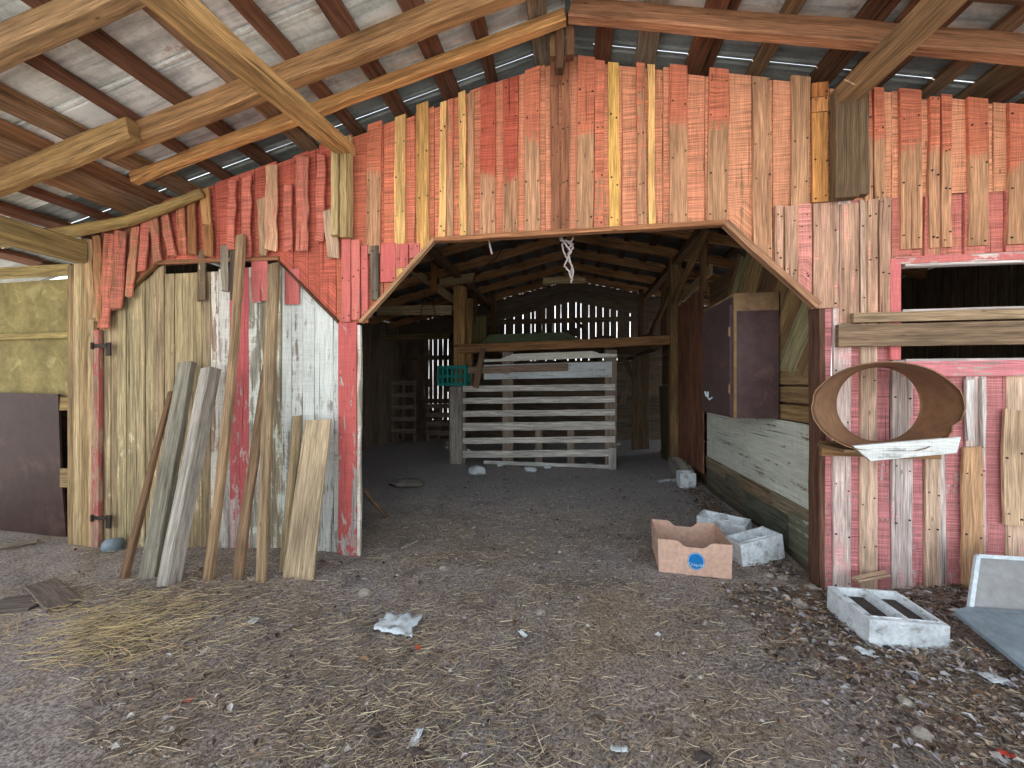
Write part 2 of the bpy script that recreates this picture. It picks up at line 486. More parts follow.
# wide boards laid under the sheets at left
for (xa, wd, c_) in ((-3.55, .22, C(156, 118, 82)), (-3.85, .2, C(150, 104, 70)), (-4.15, .22, C(168, 124, 84)), (-2.15, .15, C(150, 140, 124)), (2.0, .2, C(136, 92, 64)), (2.75, .26, C(132, 104, 74)), (3.1, .22, C(120, 74, 52)), (.93, .2, C(128, 84, 58))):
    m1 = MB(); z = RC(xa) + .098
    m1.plank((xa, -1.6 if xa < 0 else -.9, z), (xa + .02, .3, z), wd, .02, (SL * (1 if xa > 0 else -1), 0, 1), c_, wob=.006)
    m1.build('roof_board', M_DARKWOOD, ceil)

def rafter(name, y, side, wd, dp, x1, label, col, mat=M_WOOD, group=None, dz=0.0, wob=.006):
    m1 = MB()
    xa, xb = side * .02 - .03, side * x1 - .03
    m1.plank((xa, y, RC(xa) + dz), (xb, y, RC(xb) + dz), dp, wd, (0, -1, 0), vary(col, .06), wob=wob, seg=.35, ch=.008)
    return tag(m1.build(name, mat), label, 'rafter', group)

RAFT = C(176, 134, 90)
m1 = MB()   # the two stepped lengths of the big left rafter
y = -.60
xa, xb, xc = -.05, -3.38, -6.3
root = empty('roof_rafter', (-2, y, RC(-2)), 'thick tan rafter under the left roof slope, spliced halfway along', 'rafter')
m1.plank((xa, y, RC(xa) - .01), (xb, y, RC(xb) - .01), .15, .09, (0, -1, 0), C(170, 128, 84), ch=.01, wob=.006); m1.build('upper_length', M_WOOD, root)
m1 = MB(); m1.plank((xb + .35, y - .09, RC(xb + .35) - .05), (xc, y - .09, RC(xc) - .06), .16, .08, (0, -1, 0), C(172, 136, 86), ch=.01, wob=.006); m1.build('lower_length', M_WOOD, root)
rafter('roof_rafter', -.27, -1, .07, .085, 3.55, 'thin yellow-tan rafter under the left slope, nearest the red wall', C(206, 152, 92), dz=.0)
rafter('roof_rafter', -1.31, -1, .09, .15, 6.2, 'rafter cut by the top left corner, nearest the camera', C(160, 126, 86))
rafter('roof_rafter', -.31, 1, .08, .125, 4.7, 'reddish rough rafter under the right slope, nearest the red wall', C(176, 126, 90))
rafter('roof_rafter', -.66, 1, .09, .15, 4.7, 'dark brown rafter under the right slope, set back from the wall', C(112, 78, 54))
# king post
m1 = MB()
m1.plank((-.09, -.19, 3.62), (-.08, -.19, RC(0) + .06), .06, .07, (0, -1, 0), C(98, 70, 50), wob=.004, seg=.12)
m1.plank((-.015, -.2, 3.7), (-.01, -.2, RC(0) + .06), .055, .06, (0, -1, 0), C(120, 82, 56), wob=.004, seg=.12)
m1.plank((-.135, -.16, 3.74), (-.13, -.16, RC(0) + .04), .045, .05, (0, -1, 0), C(140, 104, 70), wob=.004, seg=.12)
tag(m1.build('king_post', M_DARKWOOD), 'short dark king post under the ridge at the peak of the red wall', 'post')

# girders running towards the wall on their posts
m1 = MB(); a = P(347, 151, -.03); d = P(172, 2, -1.62)
d2 = a + (d - a) * 1.45
m1.plank(a, d2, .15, .09, (0, 0, 1), C(206, 164, 104), wob=.005, ch=.008)
tag(m1.build('roof_girder', M_WOOD), 'pale yellow timber girder running out under the left rafters to the wall post', 'beam')
m1 = MB(); a = P(838, 104, -.03)
m1.plank(a, (1.9, FRONT, 3.33), .13, .12, (0, 0, 1), C(150, 118, 82), wob=.006, ch=.008)
tag(m1.build('roof_girder', M_WOOD), 'brown timber girder running out under the right rafters to the wall post', 'beam')
m1 = MB(); a = P(82, 252, -.08)
m1.plank(a, (a.x + .02, FRONT, a.z), .1, .2, (0, 0, 1), C(158, 136, 86), wob=.006, ch=.008)
tag(m1.build('roof_girder', M_WOOD), 'lowest girder at the left edge of the photo, above the blotched yellow panel', 'beam')
m1 = MB()   # hanging pale post piece left
x = X0(345, -.05)
m1.plank((x - .055, -.085, P(345, 236, -.08).z), (x - .05, -.085, P(345, 143, -.08).z), .06, .07, (0, -1, 0), C(196, 170, 120), wob=.004, seg=.15)
m1.plank((x + .03, -.075, P(345, 238, -.08).z), (x + .03, -.075, P(345, 138, -.08).z), .09, .05, (0, -1, 0), C(184, 156, 106), wob=.004, seg=.15)
tag(m1.build('girder_post', M_WOOD), 'pale split post block on the red wall under the left girder', 'post')
root = empty('girder_post', (1.85, -.1, 2.6), 'dark brown post block on the red wall under the right girder', 'post')
m1 = MB(); xc = X0(846, -.08)
m1.plank((xc - .02, -.1, P(845, 199, -.1).z), (xc - .02, -.1, P(845, 92, -.1).z), .14, .06, (0, -1, 0), C(112, 90, 66), wob=.003, seg=.15); m1.build('block', M_WOOD, root)
m1 = MB(); m1.plank((xc + .09, -.06, P(858, 196, -.06).z), (xc + .09, -.06, P(858, 95, -.06).z), .09, .05, (0, -1, 0), C(128, 104, 78), wob=.003, seg=.15); m1.build('side_cleat', M_WOOD, root)
# log along the wall head at far left
m1 = MB()
pts = [P(px, py, -.1) for px, py in ((-60, 250), (20, 238), (75, 231), (128, 221), (165, 208), (202, 193))]
m1.tube(pts, lambda q: .062 - .025 * q, C(170, 142, 86), 10, jit=.06); m1.smooth = True
tag(m1.build('wall_pole', M_WOOD), 'round peeled pole nailed along the sloping head of the left wall', 'pole')

# ------------------------------------------------------------------ front wall
FXL, FXR = -4.40, 4.7
def wtop(x): return RC(x) - .085
def mtop(x):                                     # head of the main opening
    ax = abs(x)
    if ax < 1.07: return 2.545
    if ax < 1.70: return 2.545 - (ax - 1.07) / .63 * .645
    return 0.0
def ltop(x):                                     # head of the boarded left doorway
    if x < -4.31 or x > -1.90: return 0.0
    if x < -3.66: return 1.99 + (x + 4.31) / .65 * .47
    if x < -2.44: return 2.455
    return 2.43 - (x + 2.44) / .54 * .52

NAILS = []
def wboard(m, xl, xr, zb, zt, yf, th, wood, paint=(1, 1, 1), cov=0.0, wob=.003, lean=0.0, rag=0.0, slope=True):
    """vertical board; zb / zt are numbers or functions of x."""
    fb = zb if callable(zb) else (lambda x: zb)
    ft = zt if callable(zt) else (lambda x: zt)
    xc = (xl + xr) / 2; w = xr - xl
    z0, z1 = fb(xc), ft(xc)
    if z1 - z0 < .03: return
    if yf < -.034 and w > .05:
        zz = z0 + .06
        while zz < z1 - .03:
            for sx_ in (-1, 1): NAILS.append((xc + sx_ * (w / 2 - .016) + R.uniform(-.006, .006) + lean * (zz - z0) / (z1 - z0), yf, zz + R.uniform(-.04, .04)))
            zz += R.uniform(.24, .5)
    e = w * .49
    s0 = (fb(xc + e) - fb(xc - e)) / w if callable(zb) else R.uniform(-.05, .05) * rag
    s1 = (ft(xc + e) - ft(xc - e)) / w if callable(zt) else R.uniform(-.2, .2) * rag
    if abs(s0) > 1.6: s0 = 0
    if abs(s1) > 1.6: s1 = 0
    m.plank((xc, yf + th / 2, z0), (xc + lean, yf + th / 2, z1), w, th, (0, -1, 0), wood, paint, cov, wob=wob, skew0=s0, skew1=s1, seg=.3, ch=.002, ragged=.006 * rag)

wall = empty('wall_front', (0, 0, 0), kind='structure')
jit_top = lambda x: wtop(x) + R.uniform(-.03, .02)

# --- gable boards (painted, saw-marked) over the main opening and the right bay
TIER = 2.64
m1 = MB()
x = X0(338)
while x < FXR:
    w = R.uniform(.12, .17); xr = min(x + w, FXR); xc = (x + w / 2)
    pinkness = sm(-2.0, .2, xc)
    pcol = vary(tuple(RED[i] * (1 - pinkness * .75) + PINK[i] * pinkness * .75 for i in range(3)), .09)
    warm = C(240, 172, 128)
    if xc > .9: pcol = tuple(pcol[i] * .6 + warm[i] * .4 for i in range(3))
    jt = R.uniform(-.03, .025)
    if xc < 1.70:
        zb = mtop if xc > -1.70 else 1.9
        wboard(m1, x, xr - .004, zb, lambda q: wtop(q) + jt, -.022, .022, vary(TAN, .12), pcol, (.62, .82))
    else:
        wboard(m1, x, xr - .004, TIER + R.uniform(-.01, .01), lambda q: wtop(q) + jt, -.022, .022, vary(TAN, .1), pcol, (.66, .82))
    x = xr
m1.build('gable_boards', M_SAWN, wall)

# --- battens of the gable, each with its own wear: (px left, px right, kind)
m1 = MB()
bats = [(367, 381, 'rt'), (395, 406, 'y'), (418, 430, 'yb'), (439, 446, 'y'), (447, 453, 'rb'), (460, 467, 'y'), (468, 474, 't'), (480, 495, 'dr'), (503, 518, 'r2'),
        (525, 540, 'rt'), (551, 560, 'b'), (561, 569, 'b'), (576, 593, 'rt'), (594, 603, 'p'), (609, 620, 'Y'), (637, 646, 'rb'), (648, 655, 'y'),
        (669, 687, 'rt'), (707, 727, 'rt'), (753, 771, 't'), (790, 808, 't'), (863, 872, 'rt'), (873, 884, 'rt'), (899, 920, 'rt'), (928, 939, 'rt'), (940, 950, 'rt'), (967, 986, 'rt'), (1006, 1028, 'rt')]
for xa, xb, k in bats:
    xl, xr = X0(xa, -.03), X0(xb, -.03)
    xc = (xl + xr) / 2
    zb = (lambda q: mtop(q) + .008) if abs(xc) < 1.07 else (lambda q: max(mtop(q) + .01, 2.0 if abs(q) < 1.72 else TIER - .02))
    if xc > 2.1: zb = 2.29
    if xc < -1.4: zb = 2.45 if k == 'rt' else 2.5
    wood = {'y': YEL, 'Y': C(232, 178, 92), 'yb': C(216, 162, 92)}.get(k, TAN)
    cov = {'rt': (lambda q: -.2 if q < .45 else -.2 + (q - .45) / .2 * 1.1 if q < .65 else .92), 'dr': (lambda q: -.1 if q < .4 else .95 if q > .44 else .4),
           'r2': (lambda q: .15 if q < .3 else .9), 'rb': (.2, .62), 'p': (.55, .7), 'b': (-.1, .05), 't': (-.2, .1)}.get(k, (-.3, -.2))
    pc = DRED if k in ('dr', 'r2') else C(214, 122, 88)
    jt = R.uniform(-.02, .035)
    wboard(m1, xl, xr, zb, lambda q: wtop(q) + jt, -.045, .023, vary(wood if k != 'b' else C(158, 104, 74), .08), vary(pc, .06), cov, wob=.005, lean=R.uniform(-.012, .012))
# yellow stub boards beside the right post
wboard(m1, X0(811, -.03), X0(827, -.03), P(818, 203, -.03).z, P(818, 114, -.03).z, -.046, .024, C(206, 142, 74), PINK, -.2, wob=.002)
wboard(m1, X0(811, -.03), X0(827, -.03), P(818, 113, -.03).z, P(818, 99, -.03).z, -.046, .024, C(222, 150, 88), PINK, .2, wob=.002)
wboard(m1, X0(811, -.03), X0(827, -.03), P(818, 98, -.03).z, P(818, 84, -.03).z, -.046, .024, C(190, 120, 60), PINK, .2, wob=.002)
m1.build('gable_battens', M_SAWN, wall)

# --- right bay, lower tier
WX0, WX1, WZ0, WZ1 = X0(900), 3.75, 1.56, 2.19
m1 = MB()
stripes = [(818, 830, 'r'), (830, 848, 'p'), (848, 857, 'r'), (857, 874, 't'), (874, 888, 'r'), (888, 909, 'g'), (909, 921, 'r'), (921, 936, 't'), (936, 942, 'g'), (942, 960, 'R'), (960, 981, 'p'),
           (981, 1001, 'R'), (1001, 1026, 't')]
xx = [(X0(a), X0(b), k) for a, b, k in stripes]
x = xx[-1][1]
while x < FXR:
    w = R.uniform(.1, .16); xx.append((x, min(x + w, FXR), R.choice('rptg'))); x += w
for xl, xr, k in xx:
    wood = {'p': C(226, 206, 196), 't': C(218, 186, 160), 'g': C(208, 196, 190)}.get(k, C(230, 200, 196))
    pcol = vary(C(214, 136, 138) if k in 'rR' else C(226, 170, 170), .07)
    cov = {'r': (.66, .82), 'R': (.62, .74), 'p': (.4, .36), 't': (.26, .3), 'g': (.34, .3)}[k]
    th = .024; yf = -.022 if k in 'rR' else -.036
    wv = vary(wood, .06)
    zg = -.04
    if xr > WX0 + .02 and xl < WX1:
        wboard(m1, xl, xr - .004, zg, WZ0 - R.uniform(0, .01), yf, th, wv, pcol, cov, lean=R.uniform(-.01, .01))
        wboard(m1, xl, xr - .004, WZ1, TIER, yf + .005, th, vary(TAN, .1), vary(C(212, 124, 110), .06), (.6, .7))
    else:
        wboard(m1, xl, xr - .004, zg, TIER - .003, yf, th, wv, pcol, cov)
# upper tier pale boards on either side of the post (px 780-900, down to the rails)
for a, b, k in ((774, 782, 'p'), (784, 796, 't'), (797, 810, 'r'), (812, 836, 't'), (838, 857, 'p'), (866, 876, 't'), (878, 889, 't')):
    xl, xr = X0(a, -.03), X0(b, -.03); xc = (xl + xr) / 2
    zb = (lambda q: mtop(q) + .01) if xc < 1.6 else P(845, 308 if xc < 1.78 else 324 if xc < 1.9 else 345, -.03).z
    wboard(m1, xl, xr, zb, TIER - R.uniform(0, .03), -.048, .02, vary(C(198, 156, 128) if k != 'r' else C(220, 150, 140), .05), C(228, 150, 138), (.34, .26) if k != 'r' else (.8, .7))
# odd loose boards on the lower bay
for a, b, t_, bt, c_ in ((962, 982, 447, 600, C(202, 158, 118)), (1003, 1024, 410, 525, C(212, 180, 146)), (966, 972, 380, 440, C(226, 222, 218)), (981, 984, 378, 447, C(216, 206, 200))):
    wboard(m1, X0(a, -.05), X0(b, -.05), max(.0, P((a + b) / 2, bt, -.05).z), P((a + b) / 2, t_, -.05).z, -.06, .02, c_, PALE, .1, wob=.006, rag=1)
m1.build('right_bay_boards', M_SAWN, wall)

# --- left bay red boards above the boarded doorway
m1 = MB()
x = -4.42
while x < X0(338) - .01:
    w = R.uniform(.1, .16); xr = min(x + w, X0(338)); xc = (x + xr) / 2
    lo = (lambda q: ltop(q) + .005) if -4.31 < xc < -1.90 else -.1
    if xc < -4.30: x = xr; continue
    jt = R.uniform(-.02, .02)
    if xc > -1.92: lo = ltop if xc < -1.95 else 1.9
    left = sm(-3.3, -4.2, xc) if False else 1 - sm(-4.1, -3.3, xc)
    pcol = vary(tuple(C(196, 96, 74)[i] * (1 - left) + C(170, 108, 80)[i] * left for i in range(3)), .1)
    wboard(m1, x, xr - .004, lo, lambda q: wtop(q) + jt, -.022, .022, vary(C(150, 100, 66), .1), pcol, (.7, .78))
    x = xr
# ragged tilted battens hanging over them: (px top, py top, px bottom, py bottom, width px, colour, coverage)
rag = [(88, 240, 93, 320, 9, C(170, 132, 88), .2), (97, 236, 100, 322, 9, C(168, 112, 66), .35), (110, 235, 104, 328, 12, C(160, 96, 62), .55), (121, 232, 116, 310, 14, C(156, 92, 64), .5),
       (135, 228, 130, 296, 9, C(166, 110, 74), .45), (146, 222, 142, 270, 10, C(150, 90, 60), .6), (153, 217, 158, 262, 9, C(164, 104, 72), .45), (164, 212, 172, 256, 9, C(160, 100, 70), .5),
       (180, 205, 183, 252, 9, C(150, 84, 50), .4), (191, 200, 192, 255, 9, C(140, 84, 44), .2), (205, 190, 207, 224, 10, C(174, 122, 68), .1), (207, 224, 209, 256, 11, C(150, 92, 48), .15),
       (233, 180, 231, 248, 8, C(180, 90, 76), .75), (247, 176, 246, 256, 9, C(186, 92, 78), .8), (272, 165, 271, 250, 12, C(204, 150, 112), .35), (303, 157, 302, 250, 12, C(190, 106, 84), .5), (321, 154, 320, 240, 9, C(176, 84, 66), .8), (330, 210, 333, 258, 12, C(186, 150, 120), .3),
       (262, 200, 263, 255, 8, C(170, 128, 92), .3), (288, 185, 289, 250, 8, C(186, 84, 70), .8)]
for xa, ya, xb, yb, wp, c_, cv in rag:
    t_ = P(xa, ya, -.06); b_ = P(xb, yb, -.06)
    m1.plank(b_, t_, wp / F * 3.5, .016, (0, -1, 0), vary(tuple(q ** .85 for q in c_), .06), C(204, 112, 92), cv, wob=.008, seg=.12, ragged=.02)
m1.build('left_bay_boards', M_SAWN, wall)

# stretch between the two doorways: red jamb post and boards above it
m1 = MB()
xl, xr = -1.895, -1.70
wboard(m1, xl + .005, X0(357, -.03), -.08, 1.9, -.045, .04, C(206, 196, 190), C(196, 80, 74), (.5, .74), wob=.002)
wboard(m1, X0(357.5, -.02), X0(361, -.02), -.08, 1.88, -.03, .03, C(206, 196, 180), C(230, 226, 214), (.5, .5), wob=.006)
for a, b, t_, bt, c_, cv, pc in ((342, 351, 236, 322, C(190, 170, 140), .72, C(208, 98, 88)), (352, 360, 240, 320, C(180, 160, 130), .6, C(214, 106, 92)), (362, 368, 246, 318, C(200, 170, 150), .8, C(204, 94, 86)), (371, 379, 246, 300, C(112, 98, 84), -.2, PINK),
                                 (381, 396, 244, 282, C(200, 130, 110), .8, C(208, 88, 82)), (397, 408, 244, 268, C(204, 140, 120), .75, C(206, 94, 86)), (410, 420, 244, 258, C(206, 150, 130), .75, C(206, 100, 92))):
    wboard(m1, X0(a, -.045), X0(b, -.045), P((a + b) / 2, bt, -.045).z, P((a + b) / 2, t_, -.045).z, -.055, .022, vary(c_, .04), pc, cv, wob=.003)
m1.build('jamb_boards', M_PEEL, wall)

m1 = MB()
for (x, y, z) in NAILS:
    b = len(m1.v); r_ = R.uniform(.004, .0065)
    for k in range(6): m1.v.append(V((x + r_ * math.cos(k * 1.047), y - .005, z + r_ * math.sin(k * 1.047))))
    for k in range(6): m1.v.append(V((x + r_ * math.cos(k * 1.047), y + .006, z + r_ * math.sin(k * 1.047))))
    m1.face([b + k for k in range(6)])
    for k in range(6): m1.face((b + (k + 1) % 6, b + k, b + 6 + k, b + 6 + (k + 1) % 6))
m1.build('nail_heads', M_BLACK, wall)
# trims round the main opening
def trim(name, pts_pairs, col, w=.05, t=.05, y=-.03, mat=M_WOOD, parent=wall):
    m2 = MB()
    for a, b in pts_pairs: m2.plank(a, b, w, t, (0, -1, 0), vary(col, .06), wob=.003, seg=.25)
    return m2.build(name, mat, parent)
e = .02
o1, o2, o3, o4 = V((-1.69, -.04, 1.90)), V((-1.07, -.04, 2.53)), V((1.06, -.04, 2.53)), V((1.645, -.04, 1.93))
trim('opening_trim', [(o1, o2)], C(190, 146, 106), .03, .05)
trim('opening_trim', [(o2, o3)], C(176, 118, 78), .035, .06)
trim('opening_trim', [(o3, o4)], C(176, 130, 96), .045, .06)
trim('opening_trim', [(V((1.685, .03, -.05)), V((1.685, .03, 1.93)))], C(112, 78, 62), .035, .13)
trim('doorway_trim', [(V((-4.31, -.03, 1.97)), V((-3.66, -.03, 2.46)))], C(126, 90, 52), .025, .03)
trim('doorway_trim', [(V((-3.66, -.03, 2.48)), V((-2.44, -.03, 2.46)))], C(150, 100, 66), .035, .02)
trim('doorway_trim', [(V((-2.44, -.03, 2.43)), V((-1.9, -.03, 1.91)))], C(92, 66, 46), .02, .03)

# --- boarded left doorway: narrow weathered boards, tan to the left, flaking white to the right
door = empty('door_1', (-3.1, .02, 0), kind='structure')
m1 = MB()
x = -4.30
while x < -1.905:
    w = R.uniform(.07, .115); xr = min(x + w, -1.90); xc = (x + xr) / 2
    px = 0
    pxs = 512 + F * math.tan(math.atan2(xc, 2.98) + TH)
    if pxs < 213: wood, paint, cov = vary(C(170, 148, 108), .13), C(206, 188, 150), (.32, .22)
    elif pxs < 222: wood, paint, cov = C(176, 148, 128), C(222, 214, 200), (.5, .55)
    elif pxs < 234: wood, paint, cov = C(180, 170, 160), C(208, 204, 194), (.45, .6)
    elif pxs < 251: wood, paint, cov = C(206, 184, 178), C(190, 76, 78), (.5, .82)
    elif pxs < 262: wood, paint, cov = C(178, 172, 156), C(222, 226, 214), (.45, .62)
    elif pxs < 283: wood, paint, cov = C(160, 146, 120), C(206, 214, 196), (.45, .35)
    else: wood, paint, cov = vary(C(176, 170, 158), .05), C(216, 221, 216), (.53, .7)
    thk = R.uniform(.018, .026)
    low = -.13 if xc < -2.3 else -.06
    top = (lambda q: ltop(q) - .05 - (.02 if pxs < 215 else 0)) if -3.66 < xc < -2.44 else (lambda q: ltop(q) - .01)
    wboard(m1, x, xr - R.choice([.002, .003, .012 if R.random() < .15 else .003]), low, top, .0 + R.uniform(-.006, .006), thk, wood, paint, cov, wob=.003)
    x = xr
m1.build('boards', M_PEEL, door)
m1 = MB()
m1.plank((-4.3, .05, 1.5), (-1.9, .05, 1.5), .14, .03, (0, -1, 0), C(110, 90, 64)); m1.plank((-4.3, .05, .35), (-1.9, .05, .35), .14, .03, (0, -1, 0), C(110, 90, 64))
m1.plank((-4.3, .05, 1.95), (-1.9, .05, 1.95), .14, .03, (0, -1, 0), C(110, 90, 64))
m1.build('ledge', M_WOOD, door)
# red wash patches above the white boards
m1 = MB()
for a, b, t_, bt in ((252, 262, 258, 302), (285, 300, 269, 304), (262, 268, 258, 300)):
    wboard(m1, X0(a, -.02), X0(b, -.02), P((a + b) / 2, bt, -.02).z, P((a + b) / 2, t_, -.02).z, -.028, .012, C(206, 180, 170), C(204, 96, 90), .7, wob=.006, rag=1.5)
for a, b, t_, bt, c_ in ((198, 206, 250, 300, C(120, 100, 74)), (222, 229, 246, 290, C(140, 128, 110)), (231, 236, 250, 300, C(96, 84, 70))):
    wboard(m1, X0(a, -.03), X0(b, -.03), P((a + b) / 2, bt, -.03).z, P((a + b) / 2, t_, -.03).z, -.04, .014, c_, C(220, 214, 200), .3, wob=.008, rag=3)
m1.build('patch_board', M_PEEL, door)
m1 = MB()   # corner post at the far left of the wall with red strip
for a, b, t_, bt, c_, cv, pc in ((70, 76, 266, 545, C(150, 122, 80), .1, PINK), (76, 84, 264, 548, C(184, 158, 110), .1, WHITE), (84, 90, 264, 545, C(160, 130, 84), .2, C(150, 60, 50)), (90, 96, 270, 548, C(190, 160, 112), .2, WHITE), (94, 101, 330, 530, C(180, 140, 116), .5, C(172, 84, 76))):
    wboard(m1, X0(a, -.03), X0(b, -.03), -.16, P((a + b) / 2, t_, -.03).z, -.05, .035, vary(c_, .05), pc, cv, wob=.003)
m1.build('corner_boards', M_PEEL, wall)
for py in (346, 518):
    m1 = MB(); p = P(97, py, -.05)
    m1.box(p + V((.03, 0, 0)), (.16, .012, .035)); m1.box(p + V((.12, .004, -.03)), (.05, .012, .12)); m1.tube([p + V((-.04, -.01, -.03)), p + V((-.04, -.01, .03))], .012)
    m1.build('strap_hinge', M_BLACK, door)

# --- far-left bay: blotched yellow panel behind rails
wl = empty('wall_left_bay', (-5.5, .1, 0), kind='structure')
def hb(m, px0, px1, py0, py1, y, c_, th=.03, cov=0, pc=(1, 1, 1), extra=0.0):
    a = P(px0, py0, y); b = P(px1, py1, y)
    zt, zb = a.z, P(px0, py1, y).z
    m.plank((a.x - extra, y, (zt + zb) / 2), (b.x, y, (zt + zb) / 2), zt - zb, th, (0, -1, 0), c_, pc, cov, wob=.003)
m1 = MB(); pa = P(2, 282, .1); pb = P(72, 392, .1)
m1.poly_prism([(-7.2, .1, pb.z - .05), (pb.x, .1, pb.z - .05), (pb.x, .1, pa.z), (-7.2, .1, pa.z - .03)], (0, .02, 0)); m1.build('panel', M_YELPANEL, wl)
m1 = MB()
hb(m1, 0, 72, 268, 279, .06, C(166, 144, 92), extra=1.7); hb(m1, 0, 71, 334, 340, .07, C(158, 138, 84), extra=1.7); hb(m1, 52, 75, 397, 410, .06, C(150, 124, 78)); hb(m1, 62, 75, 468, 487, .06, C(160, 136, 96))
m1.build('rails', M_WOOD, wl)
m1 = MB(); m1.plank((-7.2, .2, .6), (-4.5, .2, .6), 1.4, .02, (0, -1, 0), C(60, 48, 38)); m1.build('backing', M_DARKWOOD, wl)

# --- window opening of the right bay
win = empty('window_1', (2.9, 0, 1.9), kind='structure')
m1 = MB()
WP = C(226, 214, 210)
m1.plank((WX0 - .02, -.045, WZ0 - .06), (WX1, -.045, WZ0 - .06), .1, .02, (0, -1, 0), PALE, C(228, 132, 140), .66)
m1.plank((WX0 - .06, -.04, WZ0), (WX0 - .06, -.04, WZ1 + .04), .06, .024, (0, -1, 0), PALE, C(216, 104, 104), .72)
m1.plank((WX0 - .06, -.04, WZ1 + .025), (WX1, -.04, WZ1 + .025), .05, .024, (0, -1, 0), C(232, 212, 204), C(216, 112, 106), .6)
m1.plank((WX0, -.02, WZ1 - .008), (WX1, -.02, WZ1 - .008), .018, .05, (0, -1, 0), WP)
m1.plank((WX0, -.02, WZ0 - .004), (WX1, -.02, WZ0 - .004), .018, .06, (0, -1, 0), WP)
m1.plank((WX0, -.01, P(960, 310.5, 0).z), (WX1, -.01, P(960, 310.5, 0).z), .03, .03, (0, -1, 0), WP)
m1.build('window_frame', M_PEEL, win)

# rails nailed across the window
for (pxa, pya, pyb, y, lab, c_, dz) in ((852, 313, 323, -.075, 'narrow grey-tan plank nailed across the black window opening, above the wide one', C(176, 150, 118), .0),
                                     (837, 325, 347, -.085, 'wide grey-brown knotty plank nailed across the black window opening', C(140, 116, 92), .0)):
    a = P(pxa, (pya + pyb) / 2, y); h = (pyb - pya) / F * (2.9 / 1.12)
    m1 = MB(); m1.plank(a, (4.2, y, a.z + .005), h, .032, (0, -1, 0), c_, wob=.002)
    tag(m1.build('window_plank', M_WOOD), lab, 'plank')

# ------------------------------------------------------------------ steel ring on its shelf
m1 = MB()
N = 48; Lr = 8; inner = []; outer = []
cb = P(877, 408, -.04); rb = .245
for j in range(Lr + 1):
    t = j / Lr
    y = -.045 - .33 * t
    cx = cb.x + (1.83 - cb.x) * t; cz = 1.265 - .005 * t
    rx = rb + (.395 - rb) * t; rz = rb + (.268 - rb) * t
    for rad, lst in ((0, inner), (.007, outer)):
        ring = []
        for i in range(N):
            an = 2 * math.pi * i / N
            yy = y
            if t > .9:  # torn lower right edge
                yy += .02 * MN.noise(V((math.cos(an) * 4, math.sin(an) * 4, 3))) + (.05 * abs(MN.noise(V((an * 5, 1, 3)))) if -1.1 < (an if an < math.pi else an - 6.283) < 0 else 0)
            ring.append(len(m1.v)); m1.v.append(V((cx + (rx + rad) * math.cos(an), yy, max(cz + (rz + rad) * math.sin(an), 1.01))))
        lst.append(ring)
for j in range(Lr):
    for i in range(N):
        k = (i + 1) % N
        m1.face((inner[j][i], inner[j][k], inner[j + 1][k], inner[j + 1][i])); m1.face((outer[j][k], outer[j][i], outer[j + 1][i], outer[j + 1][k]))
for j in (0, Lr):
    for i in range(N):
        k = (i + 1) % N
        m1.face((inner[j][i], outer[j][i], outer[j][k], inner[j][k]) if j else (inner[j][k], outer[j][k], outer[j][i], inner[j][i]))
tag(m1.build('steel_ring', M_RING, smooth=True), 'wide rusty brown sheet-steel ring lying open towards us on the wall shelf', 'metal ring')
root = empty('wall_shelf', (1.85, -.2, .93), 'small board shelf on the red wall carrying the rusty steel ring', 'shelf')
m1 = MB(); a = P(820, 451, -.06); m1.plank((a.x, -.062, .985 - .02), (2.35, -.062, .985 - .02), .1, .03, (0, -1, 0), C(164, 126, 86)); m1.build('ledger', M_WOOD, root)
m1 = MB()
f0 = P(853, 446, -.37); f1 = P(961, 437, -.37); f2 = P(957, 453, -.37); f3 = P(871, 461, -.37)
m1.poly_prism([f3, f2, f1, f0], (0, .025, 0), C(206, 208, 206), C(228, 232, 230), .6); m1.build('front_board', M_PEEL, root)
m1 = MB(); m1.plank((1.62, -.22, .995), (2.12, -.22, .995), .27, .02, (0, 0, 1), C(150, 118, 84)); m1.build('shelf_board', M_WOOD, root)

# ------------------------------------------------------------------ planks leaning on the boarded doorway
def lean(pb, pt, yt, w, t, n, c_, label, mat=M_WOOD, w1=None, cov=0, pc=(1, 1, 1), bow=0.0, name='leaning_plank', dz=-.005, wob=.004):
    a = PG(*pb, dz); b = P(*pt, yt)
    m2 = MB(); m2.plank(a, b, w, t, n, tuple(q * .78 for q in c_), pc, cov, wob=wob, w1=w1, bow=bow, ch=.006, ragged=.006)
    return tag(m2.build(name, mat), label, 'plank')
lean((124, 579), (171, 392), -.10, .075, .03, (-.1, -1, 0), C(140, 106, 76), 'thin rough brown plank leaning behind the grey one, leftmost of the leaning planks', w1=.04)
lean((149, 578), (188, 363), -.11, .13, .06, (.1, -1, 0), C(158, 152, 134), 'broad grey-green plank leaning between the brown strip and the square beam', w1=.125)
lean((168, 586), (211, 369), -.13, .105, .10, (-.08, -1, 0), C(190, 182, 170), 'pale square-cut beam leaning on the doorway, one corner turned towards us', name='leaning_timber')
lean((208, 582), (241, 236), -.09, .075, .035, (-.15, -1, 0), C(176, 144, 108), 'tallest leaning plank, a long tan strip reaching up to the red boards', w1=.085, bow=-.03)
lean((237, 580), (267, 365), -.09, .075, .035, (.1, -1, 0), C(158, 126, 96), 'brown plank leaning crosswise behind the foot of the tan plank with the slanted top', w1=.06)
lean((261, 582), (274, 264), -.10, .075, .035, (-.1, -1, 0), C(172, 146, 112), 'long tan plank with a slanted top end leaning on the flaking white boards', w1=.105)
lean((284, 572), (298, 416), -.09, .075, .03, (.1, -1, 0), C(176, 154, 118), 'narrow board leaning behind the short wide plywood board')
